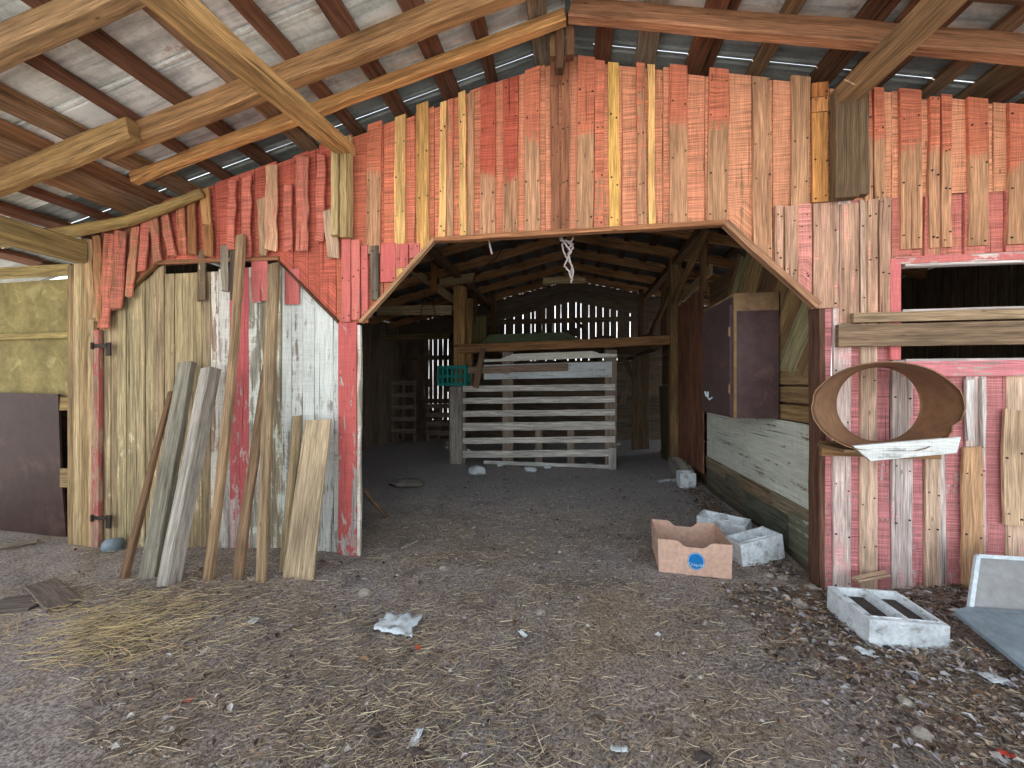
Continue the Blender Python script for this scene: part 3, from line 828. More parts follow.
lean((298, 579), (318, 420), -.15, .255, .022, (-.05, -1, 0), C(206, 182, 148), 'short wide plywood board leaning on the white boards, rightmost of the row', w1=.235, wob=.002)
m1 = MB(); p = PG(325, 553); m1.plank(p + V((0, .05, 0)), p + V((.02, .08, .13)), .05, .03, (0, -1, 0), C(176, 146, 106)); tag(m1.build('wood_chip_block', M_WOOD), 'small wooden offcut standing beside the foot of the wide plywood board', 'wood offcut')

# dark panel at the left edge
a = PG(-70, 540); b = P(-75, 396, -.02)
m1 = MB(); p0 = PG(66, 537); p1 = P(58, 394, .03); q0 = V((-6.2, p0.y, p0.z)); q1 = V((-6.2, .03, p1.z + .02))
m1.poly_prism([q0, p0, p0 + (p1 - p0) * .5 + V((-.02, 0, 0)), p1, q1], (0, .018, 0))
tag(m1.build('leaning_sheet', M_DARKPANEL), 'large dark brown panel leaning under the blotched yellow wall at the left edge', 'panel')
m1 = MB(); p = PG(7, 515); m1.plank(V((p.x - .06, p0.y - .02, p0.z)), V((p.x - .02, p0.y + .06, 1.0)), .12, .03, (0, -1, 0), C(170, 152, 116)); tag(m1.build('leaning_board', M_WOOD), 'pale board standing in front of the dark brown panel at the left edge', 'board')

# ------------------------------------------------------------------ inside: walls
def struct_boards_wall(name, p0, dirv, length, zt, face, wmin, wmax, col, gapf, mat=M_DARKWOOD, th=.025, skip=None):
    m2 = MB(); t = 0.0; d = V(dirv)
    while t < length:
        w = R.uniform(wmin, wmax); c = V(p0) + d * (t + w / 2)
        if skip and skip[0] < c.y < skip[1]:
            t += w; continue
        z = zt(c) if callable(zt) else zt
        m2.plank((c.x, c.y, -.15), (c.x, c.y, z), w, th, face, vary(col, .15), wob=.004, seg=1.0, ch=0)
        t += w + gapf(c)
    o = m2.build(name, mat); tag(o, kind='structure'); return o
IN = C(112, 97, 82)
struct_boards_wall('wall_left', (-4.6, .06, 0), (0, 1, 0), 7, lambda c: RC(4.6) + .1, (1, 0, 0), .14, .2, IN, lambda c: .001)
struct_boards_wall('wall_right_outer', (4.7, .06, 0), (0, 1, 0), 7, lambda c: RC(4.7) + .1, (-1, 0, 0), .14, .2, IN, lambda c: .001, skip=(4.6, 6.8))  # unseen opening added here to let daylight into the right stall
# end wall with daylight slits
m1 = MB(); x = -4.6
slits = {X0(p, 7.0): 1 for p in (505, 514, 523, 531, 535, 546, 555, 561, 568, 576, 581, 589, 596, 603, 610, 617, 630, 429, 433, 438, 443, 448)}
edges = sorted(slits)
bounds = [-4.6]; gaps = []
prev = -4.6
for s_ in edges:
    while s_ - prev > .2:
        gaps.append((prev, prev + .17, .001)); prev += .171
    gaps.append((prev, s_ - .008, .016)); prev = s_ + .008 + R.uniform(-.004, .004)
while prev < 4.7:
    gaps.append((prev, prev + .17, 0)); prev += .171
for xl, xr, _ in gaps:
    if xr - xl < .01: continue
    m1.plank(((xl + xr) / 2, 7.0, -.15), ((xl + xr) / 2, 7.0, RC((xl + xr) / 2) + .1), xr - xl, .025, (0, -1, 0), vary(IN, .2), wob=.004, seg=.35, ch=0)
for sd in (-1, 1):
    m1.plank((0, 6.93, RC(0) - .2), (sd * 4.6, 6.93, RC(4.6) - .2), .5, .03, (0, -1, 0), IN)
for s_ in edges:
    for _ in range(1):
        z = R.uniform(.4, 2.8); m1.plank((s_, 6.97, z), (s_ + .003, 6.97, z + R.uniform(.05, .3)), .06, .012, (0, -1, 0), IN, seg=9)
for z in (2.1, .95, 3.0):
    m1.plank((-4.6, 6.95, z), (4.7, 6.95, z), .12, .05, (0, -1, 0), IN)
tag(m1.build('wall_back', M_DARKWOOD), kind='structure')
# boards that close the lower middle of the end wall
m1 = MB()
for k in range(7):
    m1.plank((-2.6, 6.9, .1 + k * .29), (4.6, 6.9, .1 + k * .29), .284 if k in (3, 6) else .3, .02, (0, -1, 0), vary(IN, .2), seg=1)
m1.plank((-4.6, 6.9, .2), (-2.6, 6.9, .2), .5, .02, (0, -1, 0), IN)
tag(m1.build('wall_back_lining', M_DARKWOOD), kind='structure')

# right aisle wall (x = 1.72)
XR = 1.72
wr = empty('wall_right', (XR, 1.5, 0), kind='structure')
m1 = MB()
for k in range(3):                                         # slats beside the cabinet
    z = 1.17 + k * .145
    m1.plank((XR + .02, .05, z), (XR + .02, .62, z + .0), .125, .022, (-1, 0, 0), vary(C(150, 122, 82), .1))
for k in range(12):                                        # backing boards further in
    z = .15 + k * .19
    m1.plank((XR + .05, 2.35, z), (XR + .05, 5.1, z), .18, .02, (-1, 0, 0), vary(C(110, 86, 62), .18))  # stops short so light from the added outer opening gets past
m1.build('rail_boards', M_WOOD, wr)
m1 = MB()                                                  # diagonal boarding
import itertools
ang = math.radians(52)
dx, dz_ = math.cos(ang), math.sin(ang)
t = -1.6
while t < 2.6:
    w = R.uniform(.08, .13)
    # board line: starts at (y0, z=1.12) going up and to the front (towards -y as z rises)
    y0 = t
    zlo = 1.5 if y0 < .9 else 1.12
    zhi = 2.78 + R.uniform(-.12, .05)
    def yz(z): return (y0 - (z - 1.12) * (-1) * dx / dz_ * -1)
    pa = V((XR + .02, y0 + 1.0 - 0, zlo)); 
    ya = y0 + 1.7 - (zlo - 1.12) * dx / dz_; yb = y0 + 1.7 - (zhi - 1.12) * dx / dz_
    # clip to y >= .05
    if yb < .05:
        zhi = 1.12 + (y0 + 1.7 - .05) * dz_ / dx; yb = .05
    if zhi > zlo + .1 and ya < 2.75:
        m1.plank((XR + .02 + R.uniform(-.008, .008), ya, zlo), (XR + .02, yb, zhi), w, .022, (-1, 0, 0), vary(R.choice([C(156, 128, 84), C(132, 104, 70), C(148, 136, 100), C(116, 88, 60)]), .1), wob=.006, ragged=.02)
    t += w * 1.28
m1.build('diagonal_boards', M_WOOD, wr)
m1 = MB()
m1.plank((XR + .05, .05, 1.4), (XR + .05, 2.4, 1.4), 2.6, .01, (-1, 0, 0), C(96, 74, 52), seg=1); m1.build('backing_board', M_DARKWOOD, wr)
m1 = MB()                                                  # foundation boards
m1.plank((XR + .015, .06, .4), (XR + .01, 2.4, .4), .16, .025, (-1, 0, 0), C(140, 126, 104)); m1.plank((XR + .02, .06, .2), (XR + .02, 2.4, .2), .26, .025, (-1, 0, 0), C(104, 100, 84))
m1.plank((XR + .02, .06, .0), (XR + .02, 5.1, .0), .2, .025, (-1, 0, 0), C(90, 82, 70))
m1.build('foundation_boards', M_WOOD, wr)
m1 = MB()
m1.plank((XR - .01, .72, .4), (XR - .012, 1.32, .4), .11, .03, (-1, 0, 0), C(126, 104, 80))
m1.plank((XR - .0, .17, .235), (XR - .0, .44, .235), .30, .02, (-1, 0, 0), C(112, 112, 92), C(176, 180, 170), .25)
m1.plank((XR - .0, .47, .22), (XR - .0, 1.2, .22), .24, .016, (-1, 0, 0), C(96, 98, 84))
m1.plank((XR - .0, 1.24, .26), (XR - .0, 1.75, .26), .26, .016, (-1, 0, 0), C(106, 98, 82))
m1.build('patch_boards', M_PEEL, wr)
m1 = MB(); m1.plank((XR - .005, .05, .79), (XR - .005, 2.33, .79), .62, .016, (-1, 0, 0), C(160, 140, 104), C(206, 210, 196), .68, wob=.002, seg=.6)
tag(m1.build('plywood_sheet', M_PEEL), 'flaking white plywood sheet on the inner right wall below the dark cabinet', 'plywood sheet')
m1 = MB(); m1.plank((XR - .04, 2.95, .24), (XR - .05, 2.95, 2.62), 1.15, .02, (-1, 0, 0), C(126, 82, 60), C(140, 88, 62), .5, wob=.002, seg=.6)
tag(m1.build('tall_plywood', M_PEEL), 'tall reddish-brown plywood panel standing behind the dark cabinet', 'panel')
m1 = MB(); m1.plank((XR - .06, 4.25, .02), (XR - .1, 4.25, 1.36), .75, .03, (-1, 0, 0), C(92, 84, 62), seg=.5)
tag(m1.build('low_door_panel', M_WOOD), 'low olive-brown door panel past the post on the right of the aisle', 'door panel')

# cabinet
cx0, cx1, cy0, cy1, cz0, cz1 = 1.36, 1.708, .58, 1.36, 1.11, 2.15
root = empty('wall_cabinet', ((cx0 + cx1) / 2, (cy0 + cy1) / 2, cz0), 'dark plum wall cabinet with a worn tan top hung over the white plywood', 'cabinet')
m1 = MB(); t_ = .02
def pbox(m, x0, x1, y0, y1, z0, z1, **k):
    b = len(m.v)
    m.v += [V((x, y, z)) for z in (z0, z1) for y in (y0, y1) for x in (x0, x1)]
    for f in ((0, 2, 3, 1), (4, 5, 7, 6), (0, 1, 5, 4), (2, 6, 7, 3), (0, 4, 6, 2), (1, 3, 7, 5)):
        m.face([b + i for i in f], [(m.v[b + i].y + m.v[b + i].x, m.v[b + i].z) for i in f], **k)
pbox(m1, cx0 + .02, cx1, cy0, cy0 + t_, cz0, cz1 - .13); pbox(m1, cx0 + .02, cx1, cy1 - t_, cy1, cz0, cz1); pbox(m1, cx0 + .02, cx1, cy0 + t_, cy1 - t_, cz0, cz0 + t_); pbox(m1, cx1 - t_, cx1, cy0 + t_, cy1 - t_, cz0 + t_, cz1 - t_)
m1.build('body', M_CAB, root)
m1 = MB(); pbox(m1, cx0 + .018, cx1, cy0 - .001, cy0 + t_ - .001, cz1 - .13, cz1); pbox(m1, cx0 + .0, cx1, cy0, cy1, cz1 - .0, cz1 + .02); pbox(m1, cx0 + .0, cx0 + .02, cy0, cy0 + .03, cz0, cz1)
m1.build('worn_edge', M_CABTOP, root)
m1 = MB(); pbox(m1, cx0, cx0 + .02, cy0 + .03, cy1, cz1 - .075, cz1); pbox(m1, cx0, cx0 + .02, cy0 + .03, cy0 + .05, cz0, cz1 - .075); pbox(m1, cx0, cx0 + .02, cy1 - .03, cy1, cz0, cz1 - .075); pbox(m1, cx0, cx0 + .02, cy0 + .05, cy1 - .03, cz0, cz0 + .03)
m1.build('face_frame', M_CAB, root)
m1 = MB(); pbox(m1, cx0 - .018, cx0 - .001, cy0 + .045, cy1 - .02, cz0 + .02, cz1 - .07); dr = m1.build('door', M_CAB, root)
for z in (cz0 + .25, cz1 - .3):
    m1 = MB(); m1.tube([(cx0 - .022, cy0 + .04, z - .04), (cx0 - .022, cy0 + .04, z + .04)], .009); pbox(m1, cx0 - .022, cx0 - .018, cy0 + .045, cy0 + .075, z - .035, z + .035); m1.build('hinge', M_CABTOP, root)
m1 = MB(); hp = V((cx0 - .03, 1.1, cz0 + .16))
m1.tube([hp + V((0, .08, .03)), hp + V((-.02, .05, .05)), hp + V((-.02, .02, .01)), hp + V((-.01, .0, .05)), hp + V((-.02, -.03, .0)), hp + V((-.02, -.07, -.02)), hp + V((0, -.09, -.0))], .008); tag(m1.build('latch', M_ALU, dr), 'bent white wire latch')
# posts and braces inside on the right
def thing_plank(name, label, cat, p0, p1, w, t, n, c_, mat=M_WOOD, group=None, wob=.004, **k):
    m2 = MB(); m2.plank(p0, p1, w, t, n, vary(c_, .05), wob=wob, ch=.006, **k)
    return tag(m2.build(name, mat), label, cat, group)
thing_plank('barn_post', 'square timber post on the right of the aisle, at the end of the hayloft beam', 'post', (1.66, 3.72, -.05), (1.66, 3.72, RC(1.66) - .08), .17, .16, (0, -1, 0), C(140, 112, 74))
thing_plank('brace', 'diagonal brace rising from the right aisle post towards the red wall', 'brace', (1.62, 3.6, 2.74), (1.60, 2.0, 3.28), .12, .05, (-1, 0, 0), C(150, 118, 78))
thing_plank('brace', 'diagonal brace on the right falling away into the barn behind the aisle post', 'brace', (1.62, 3.85, 2.95), (1.55, 5.6, 2.25), .13, .05, (-1, 0, 0), C(140, 106, 72))
thing_plank('wall_plate', 'level timber plate running back over the right aisle post', 'beam', (1.66, .1, RC(1.66) - .16), (1.66, 6.9, RC(1.66) - .16), .12, .1, (0, 0, 1), C(110, 82, 56))
thing_plank('wall_plate', 'level timber plate running back over the left aisle post', 'beam', (-1.98, .1, RC(1.98) - .16), (-1.98, 6.9, RC(1.98) - .16), .12, .1, (0, 0, 1), C(110, 82, 56))
thing_plank('stud', 'upright stud under the roof just in front of the right aisle post', 'stud', (1.72, 2.5, 2.6), (1.72, 2.5, 3.3), .09, .07, (0, -1, 0), C(124, 96, 66))
thing_plank('loft_rail', 'sloping pale rail above the reddish-brown panel on the right', 'rail', (1.75, 3.6, 2.78), (1.75, 2.3, 2.86), .14, .03, (-1, 0, 0), C(170, 148, 108))
# left post, block, braces
root = empty('barn_post', (-2.0, 3.78, 0), 'tan timber post left of the slatted gate, holding the hayloft beam', 'post')
m1 = MB(); m1.plank((-2.0, 3.86, 1.36), (-2.0, 3.86, 3.15), .2, .18, (0, -1, 0), C(178, 140, 88), ch=.01); m1.build('upper_post', M_WOOD, root)
m1 = MB(); m1.plank((-1.84, 3.92, 1.36), (-1.84, 3.92, 2.95), .1, .1, (0, -1, 0), C(150, 116, 74)); m1.build('side_post', M_WOOD, root)
m1 = MB(); a = P(440, 272, 3.6); m1.plank((a.x - .02, 3.7, 3.2), (a.x + .62, 3.7, 3.28), .12, .16, (0, -1, 0), C(168, 144, 108)); m1.build('cap_block', M_WOOD, root)
m1 = MB(); m1.plank((-2.02, 3.68, -.03), (-2.02, 3.68, 1.36), .21, .1, (0, -1, 0), C(164, 158, 150), C(214, 214, 210), .25); m1.build('lower_post', M_WOOD, root)
thing_plank('tie_beam', 'whitish tie beam left of the tan post, crossing the dark left aisle', 'beam', P(378, 311, 3.9), P(452, 310, 3.9), .17, .08, (0, -1, 0), C(172, 152, 118))
thing_plank('brace', 'long sloping brace above the whitish tie beam in the dark left aisle', 'brace', P(405, 265, 3.4), P(458, 303, 4.3), .14, .05, (0, -1, 0), C(150, 128, 90))
thing_plank('tie_beam', 'low dark tie beam in the left aisle, behind the whitish one', 'beam', P(378, 338, 5.2), P(450, 336, 5.2), .12, .08, (0, -1, 0), C(110, 92, 64))
thing_plank('hanging_strut', 'short reddish strut hanging in front of the sloping brace by the tan post', 'strut', P(434, 292, 3.5), P(434, 262, 3.5), .1, .05, (0, -1, 0), C(160, 106, 60))
for px, py, y, lab in ((475, 278, 4.9, 'thin stud standing on the hayloft beside the tan post'), (493, 296, 5.8, 'thin stud farther back on the left of the hayloft'), (641, 296, 6.1, 'thin stud at the far right of the hayloft'), (664, 286, 5.0, 'thin stud on the hayloft near the right aisle post')):
    p = P(px, py, y); thing_plank('stud', lab, 'stud', (p.x, y, 2.14), (p.x, y, RC(p.x) - .05), .1, .08, (0, -1, 0), C(104, 80, 54))
thing_plank('loft_board', 'upright greenish board standing on the hayloft behind the tan post', 'board', (P(478, 330, 4.6).x, 4.6, 2.12), (P(478, 330, 4.6).x, 4.62, 2.75), .34, .03, (0, -1, 0), C(116, 112, 72))

# hayloft
loft = empty('hayloft', (-.1, 4.5, 2.0), 'hayloft deck of dark boards above the slatted gate', 'hayloft')
m1 = MB(); a = P(457, 352, 3.8); b = P(678, 343, 3.8)
m1.plank((a.x + .05, 3.72, 2.02), (b.x, 3.72, 2.12), .15, .09, (0, -1, 0), C(158, 116, 76), wob=.005, ch=.008); m1.build('front_beam', M_WOOD, loft)
m1 = MB()
for k in range(16):
    y = 3.8 + k * .2; m1.plank((-2.1, y, 2.08), (1.68, y, 2.15), .19, .03, (0, 0, 1), vary(C(110, 84, 58), .15), seg=1)
m1.build('deck_boards', M_DARKWOOD, loft)
m1 = MB()
for xq in (-1.2, -.3, .6, 1.4): m1.plank((xq, 3.8, 1.98 + .02 * xq), (xq, 6.9, 1.98 + .02 * xq), .12, .05, (0, 0, 1), C(92, 70, 48))
m1.build('joists', M_DARKWOOD, loft)
# upturned trough on the loft
m1 = MB()
def L(px, py, y): return P(px, py, y)
p = P(482, 333, 4.15); q = P(588, 331, 4.15)
x0, x1 = p.x, q.x; zb = 2.15; zt = 2.34
b0 = [V((x0, 4.1, zb)), V((x1, 4.1, zb)), V((x1, 4.9, zb)), V((x0, 4.9, zb)), V((x0 + .1, 4.3, zt)), V((x1 - .42, 4.3, zt + .02)), V((x1 - .42, 4.7, zt + .02)), V((x0 + .1, 4.7, zt))]
m1.v += b0
for f in ((0, 1, 5, 4), (1, 2, 6, 5), (2, 3, 7, 6), (3, 0, 4, 7), (4, 5, 6, 7), (3, 2, 1, 0)): m1.face(f)
tag(m1.build('upturned_trough', M_TARP), 'long faded green trough turned upside down on the hayloft', 'trough')
for px, lab in ((606, 'dark bundle on the hayloft right of the green trough'), (650, 'second dark bundle on the hayloft, near the right aisle post')):
    m1 = MB(); p = P(px, 333, 4.3); m1.lump((p.x, 4.3, 2.2), .17, seed=px, squash=(1.2, .8, .55), flat=-.07); tag(m1.build('bundle', M_DSTONE), lab, 'bundle')
thing_plank('loose_stick', 'short stick lying up against the green trough on the hayloft', 'stick', P(573, 318, 4.6), P(586, 331, 4.2), .05, .04, (0, -1, 0), C(90, 80, 66))

# slatted gate
gate = empty('slatted_gate', (-.6, 3.6, 0), 'big grey slatted wooden gate standing across the middle of the barn', 'gate')
YG = 3.62
def gp(px, py): return P(px, py, YG)
GW = C(212, 209, 202)
for (ya, yb) in ((385, 391), (397, 403), (410, 416), (422, 430), (437, 443), (450, 457)):
    m1 = MB(); a = gp(463, ya + 1); b = gp(615, ya - 1); h = (yb - ya) / F * 6.65
    m1.plank((a.x, YG, a.z - h / 2), (b.x, YG, b.z - h / 2), h, .022, (0, -1, 0), vary(GW, .05), C(220, 220, 214), .15, wob=.004); m1.build('slat', M_WOOD, gate)
m1 = MB(); a = gp(484, 463); b = gp(610, 463); m1.plank((a.x, YG - .02, .05), (b.x, YG - .02, .04), .06, .022, (0, -1, 0), C(214, 214, 208)); m1.build('bottom_slat', M_WOOD, gate)
for (pa, pb, t_) in ((502, 513, 352), (605, 617, 350), (461, 465, 392), (535, 542, 430), (567, 574, 430)):
    m1 = MB(); xa = gp(pa, 400).x; xb = gp(pb, 400).x
    m1.plank(((xa + xb) / 2, YG + .035, -.02), ((xa + xb) / 2, YG + .035, gp(pa, t_).z), xb - xa, .04, (0, -1, 0), C(140, 126, 112), wob=.004); m1.build('upright', M_WOOD, gate)
m1 = MB(); xa = gp(605, 400).x; xb = gp(617, 400).x; m1.plank(((xa + xb) / 2 + .02, YG - .02, -.02), ((xa + xb) / 2 + .02, YG - .02, .35), .12, .03, (0, -1, 0), C(190, 186, 180)); m1.build('foot_cleat', M_WOOD, gate)
# white boards on the gate's top
def gpoly(pts, y, th, c_, name, label, mat, cov=.7, pc=WHITE):   # nailed to the gate
    m2 = MB(); m2.poly_prism([P(px, py, y) for px, py in pts], (0, th, 0), c_, pc, cov); return tag(m2.build(name, mat, gate), label)
gpoly([(484, 362), (617, 357), (617, 354), (600, 353.5), (592, 351), (513, 354), (500, 359), (484, 359.5)], YG - .05, .03, C(190, 186, 174), 'shaped_board', 'white board with shaped ends', M_PEEL, .8, C(228, 228, 214))
gpoly([(484, 379.5), (612, 377), (612, 361.5), (484, 365)], YG - .03, .025, C(176, 180, 180), 'wide_board', 'wide bluish-white board', M_PEEL, .68, C(206, 216, 220))
m1 = MB(); m1.plank(P(468, 370.5, YG - .09), P(568, 367, YG - .09), .12, .02, (0, -1, 0), C(150, 128, 110)); tag(m1.build('thin_board', M_WOOD, gate), 'thin brown cross board')
m1 = MB(); m1.plank(P(475.5, 388, YG - .13), P(483, 348, YG - .13), .1, .03, (0, -1, 0), C(136, 110, 88)); tag(m1.build('slanted_stick', M_WOOD, gate), 'short brown slanted stick')
# teal crate
p = P(439, 384, 3.55); q = P(467, 364, 3.55)
root = empty('milk_crate', ((p.x + q.x) / 2, 3.6, p.z), 'small teal plastic crate on the pale post left of the gate', 'crate')
x0, x1, z0, z1 = p.x, q.x, 1.37, 1.37 + (q.z - p.z)
y0, y1 = 3.48, 3.80
m1 = MB()
for z in (z0, z1 - .05):
    pbox(m1, x0, x1, y0, y0 + .02, z, z + .05); pbox(m1, x0, x1, y1 - .02, y1, z, z + .05); pbox(m1, x0, x0 + .02, y0 + .02, y1 - .02, z, z + .05); pbox(m1, x1 - .02, x1, y0 + .02, y1 - .02, z, z + .05)
m1.build('rim', M_TEAL, root)
m1 = MB(); pbox(m1, x0 + .021, x1 - .021, y0 + .021, y1 - .021, z0 + .003, z0 + .015); m1.build('base', M_TEAL, root)
m1 = MB(); nb = 7
for k in range(nb):
    x = x0 + (x1 - x0 - .03) * k / (nb - 1)
    pbox(m1, x, x + .03, y0 + .003, y0 + .016, z0 + .05, z1 - .05); pbox(m1, x, x + .03, y1 - .016, y1 - .003, z0 + .05, z1 - .05)
for k in range(1, 5):
    y = y0 + (y1 - y0 - .03) * k / 5
    pbox(m1, x0 + .003, x0 + .016, y, y + .03, z0 + .05, z1 - .05); pbox(m1, x1 - .016, x1 - .003, y, y + .03, z0 + .05, z1 - .05)
zm = (z0 + z1) / 2
pbox(m1, x0, x1, y0, y0 + .02, zm - .03, zm + .01); m1.build('bars', M_TEAL, root)

# pallet and bits in the left aisle
def pallet(y, px0, px1, pys, top, label):
    a = P(px0, 430, y); root = empty('pallet', (a.x, y, 0), label, 'pallet')
    for py in pys:
        m2 = MB(); m2.plank(P(px0, py, y), P(px1, py, y), .11, .02, (0, -1, 0), C(150, 138, 126)); m2.build('slat', M_WOOD, root)
    for px in (px0 + 1.5, (px0 + px1) / 2, px1 - 1.5):
        m2 = MB(); b = P(px, top, y + .04); m2.plank((b.x, y + .04, gz(b.x, y)), (b.x, y + .04, b.z), .07, .05, (0, -1, 0), C(134, 120, 108)); m2.build('stringer', M_WOOD, root)
pallet(6.45, 391, 416, (383, 395, 407, 419, 431), 380, 'grey pallet standing upright in the dark left aisle')
pallet(6.3, 426, 452, (406, 415, 424, 433), 404, 'low pallet half hidden behind the pale post of the gate')
thing_plank('leaning_pole', 'thin pole leaning inside the left jamb of the opening', 'pole', PG(386, 517), P(364, 490, .2), .03, .03, (0, -1, 0), C(130, 104, 80))
# right aisle odds: crossed boards
thing_plank('stall_plank', 'pale plank leaning left of the far right stall rail', 'plank', P(622, 404, 5.6), P(634, 362, 5.8), .11, .03, (0, -1, 0), C(132, 114, 90))
thing_plank('stall_plank', 'plank crossing over the pale one in the far right stall', 'plank', P(636, 385, 5.6), P(626, 362, 5.75), .09, .03, (0, -1, 0), C(110, 92, 72))
thing_plank('stall_rail', 'level grey rail across the far right stall', 'rail', P(612, 406, 5.7), P(640, 405, 5.7), .12, .05, (0, -1, 0), C(116, 104, 90))
for px, w_, lab in ((637, .22, 'left upright board beside the far right stall'), (645, .16, 'right upright board beside the far right stall')):
    p = P(px, 430, 5.5); thing_plank('upright_board', lab, 'board', (p.x, 5.5, 0), (p.x + .02, 5.5, 2.0), w_, .04, (0, -1, 0), C(110, 92, 70))

# inner roof trusses
names = ['nearest', 'second nearest', 'third', 'fourth', 'farthest']
for k, y in enumerate((2.9, 3.75, 4.6, 5.45, 6.3)):
    root = empty('roof_truss', (0, y, 3.2), '%s dark rafter pair seen through the opening under the inner barn roof' % names[k], 'rafter pair')
    for s in (-1, 1):
        m1 = MB(); xa, xb = s * .0 - .03, s * 4.6 - .03
        m1.plank((xa, y, RC(xa)), (xb, y, RC(xb)), .15, .06, (0, -1, 0), vary(C(168, 124, 84), .1), wob=.006); m1.build('rafter', M_DARKWOOD, root)
# hanging board and rope
p0 = P(543, 281, 3.0); p1 = P(585, 280, 3.0)
root = empty('hanging_board', ((p0.x + p1.x) / 2, 3.0, p0.z), 'short pale board hung crosswise below the ridge inside the barn', 'hanging board')
m1 = MB(); m1.plank(p0, p1, .09, .05, (0, -1, 0), C(164, 142, 104)); m1.build('board', M_WOOD, root)
xm = P(565, 280, 3.0).x
m1 = MB(); m1.plank((xm, 3.0, p0.z), (xm, 3.0, RC(0) - .05), .05, .04, (0, -1, 0), C(96, 76, 54)); m1.build('hanger', M_WOOD, root)
m1 = MB()
def rope(pts, r=.007):
    P3 = [P(px, py, y) for px, py, y in pts]; fine = []
    for i in range(len(P3) - 1):
        for k in range(5): fine.append(P3[i].lerp(P3[i + 1], k / 5) + V((R.uniform(-.006, .006), R.uniform(-.006, .006), 0)))
    fine.append(P3[-1]); m1.tube(fine, r, sides=6)
rope([(561, 237, .1), (566, 245, .08), (571, 252, .09), (567, 259, .08), (564, 265, .09), (569, 272, .09), (572, 280, .09)])
rope([(574, 237, .1), (570, 243, .09), (573, 248, .1), (568, 254, .1), (571, 262, .09), (573, 272, .1), (571, 283, .1)])
rope([(572, 283, .1), (570.5, 274, .11), (572, 268, .11), (566, 256, .12), (562, 246, .1), (565, 240, .1), (571, 245, .1), (568, 250, .11)])
rope([(559, 238, .1), (564, 243, .11), (570, 241, .1), (573, 245, .11)])
tag(m1.build('hanging_rope', M_ROPE, smooth=True), 'knotted pale rope hanging from the middle of the opening head', 'rope')
m1 = MB(); rope([(474, 240, .1), (479, 248, .12), (491, 252, .15)], .005) if False else None
m1.tube([P(489, 241, .08), P(490, 246, .08), P(492, 254, .1)], .008, sides=6); tag(m1.build('hanging_strap', M_ROPE), 'short pale strap end hanging from the left of the opening head', 'strap')
m1 = MB(); m1.tube([P(x, y, 2.2) for x, y in ((505, 245), (496, 258), (482, 268), (474, 277), (471, 290))], .008, sides=6); tag(m1.build('hanging_wire', M_BLACK), 'thin dark wire drooping from the roof beside the tan post', 'wire')
for k, (pts, lab) in enumerate((([(425, 292), (420, 318), (408, 328), (400, 333)], 'looped wire hanging left in the dark left aisle'), ([(432, 300), (437, 322), (446, 330)], 'looped wire hanging next to the tan post in the left aisle'))):
    m1 = MB(); m1.tube([P(x, y, 3.3) for x, y in pts], .007, sides=6); tag(m1.build('hanging_wire', M_BLACK), lab, 'wire')

# ------------------------------------------------------------------ blocks
def cinder(name, loc, rz, size, label, mat, group=None, cores=2, tilt=(0, 0), depth=.06, fill=None):
    """concrete block, open cores facing up; x long."""
    m2 = MB(); sx, sy, sz = size; w = .032
    xs_ = [-sx / 2, -sx / 2 + w]
    cw = (sx - w * (cores + 1)) / cores
    for k in range(cores):
        xs_ += [xs_[-1] + cw, xs_[-1] + cw + w]
    ys_ = [-sy / 2, -sy / 2 + w, sy / 2 - w, sy / 2]
    idx = {}
    def vid(i, j, top):
        key = (i, j, top)
        if key not in idx:
            idx[key] = len(m2.v); m2.v.append(V((xs_[i] + R.uniform(-.002, .002), ys_[j] + R.uniform(-.002, .002), sz if top else 0)))
        return idx[key]
    nx_, ny_ = len(xs_) - 1, 3
    hole = lambda i, j: (j == 1 and i % 2 == 1)
    for i in range(nx_):
        for j in range(ny_):
            if hole(i, j):
                c = [(i, j), (i + 1, j), (i + 1, j + 1), (i, j + 1)]
                low = []
                for (ii, jj) in c:      # floor of the core, silted up
                    v = m2.v[vid(ii, jj, 1)]; mid = V(((xs_[i] + xs_[i + 1]) / 2, (ys_[1] + ys_[2]) / 2, v.z))
                    low.append(len(m2.v)); m2.v.append(v + (mid - v) * .12 - V((0, 0, depth)))
                for a in range(4):
                    p, q = c[a], c[(a + 1) % 4]
                    m2.face((vid(*p, 1), low[a], low[(a + 1) % 4], vid(*q, 1)))
                m2.face(low, mi=1)
            else:
                m2.face((vid(i, j, 1), vid(i + 1, j, 1), vid(i + 1, j + 1, 1), vid(i, j + 1, 1)))
            m2.face((vid(i, j, 0), vid(i, j + 1, 0), vid(i + 1, j + 1, 0), vid(i + 1, j, 0)))
    for i in range(nx_):
        m2.face((vid(i, 0, 0), vid(i + 1, 0, 0), vid(i + 1, 0, 1), vid(i, 0, 1))); m2.face((vid(i + 1, 3, 0), vid(i, 3, 0), vid(i, 3, 1), vid(i + 1, 3, 1)))
    for j in range(ny_):
        m2.face((vid(0, j + 1, 0), vid(0, j, 0), vid(0, j, 1), vid(0, j + 1, 1))); m2.face((vid(nx_, j, 0), vid(nx_, j + 1, 0), vid(nx_, j + 1, 1), vid(nx_, j, 1)))
    o = m2.build(name, [mat, fill or mat], origin=(0, 0, 0)); o.location = loc; o.rotation_euler = (tilt[0], tilt[1], rz)
    bv = o.modifiers.new('soft_edges', 'BEVEL'); bv.width = .006; bv.segments = 2; bv.limit_method = 'ANGLE'
    return tag(o, label, 'concrete block', group)
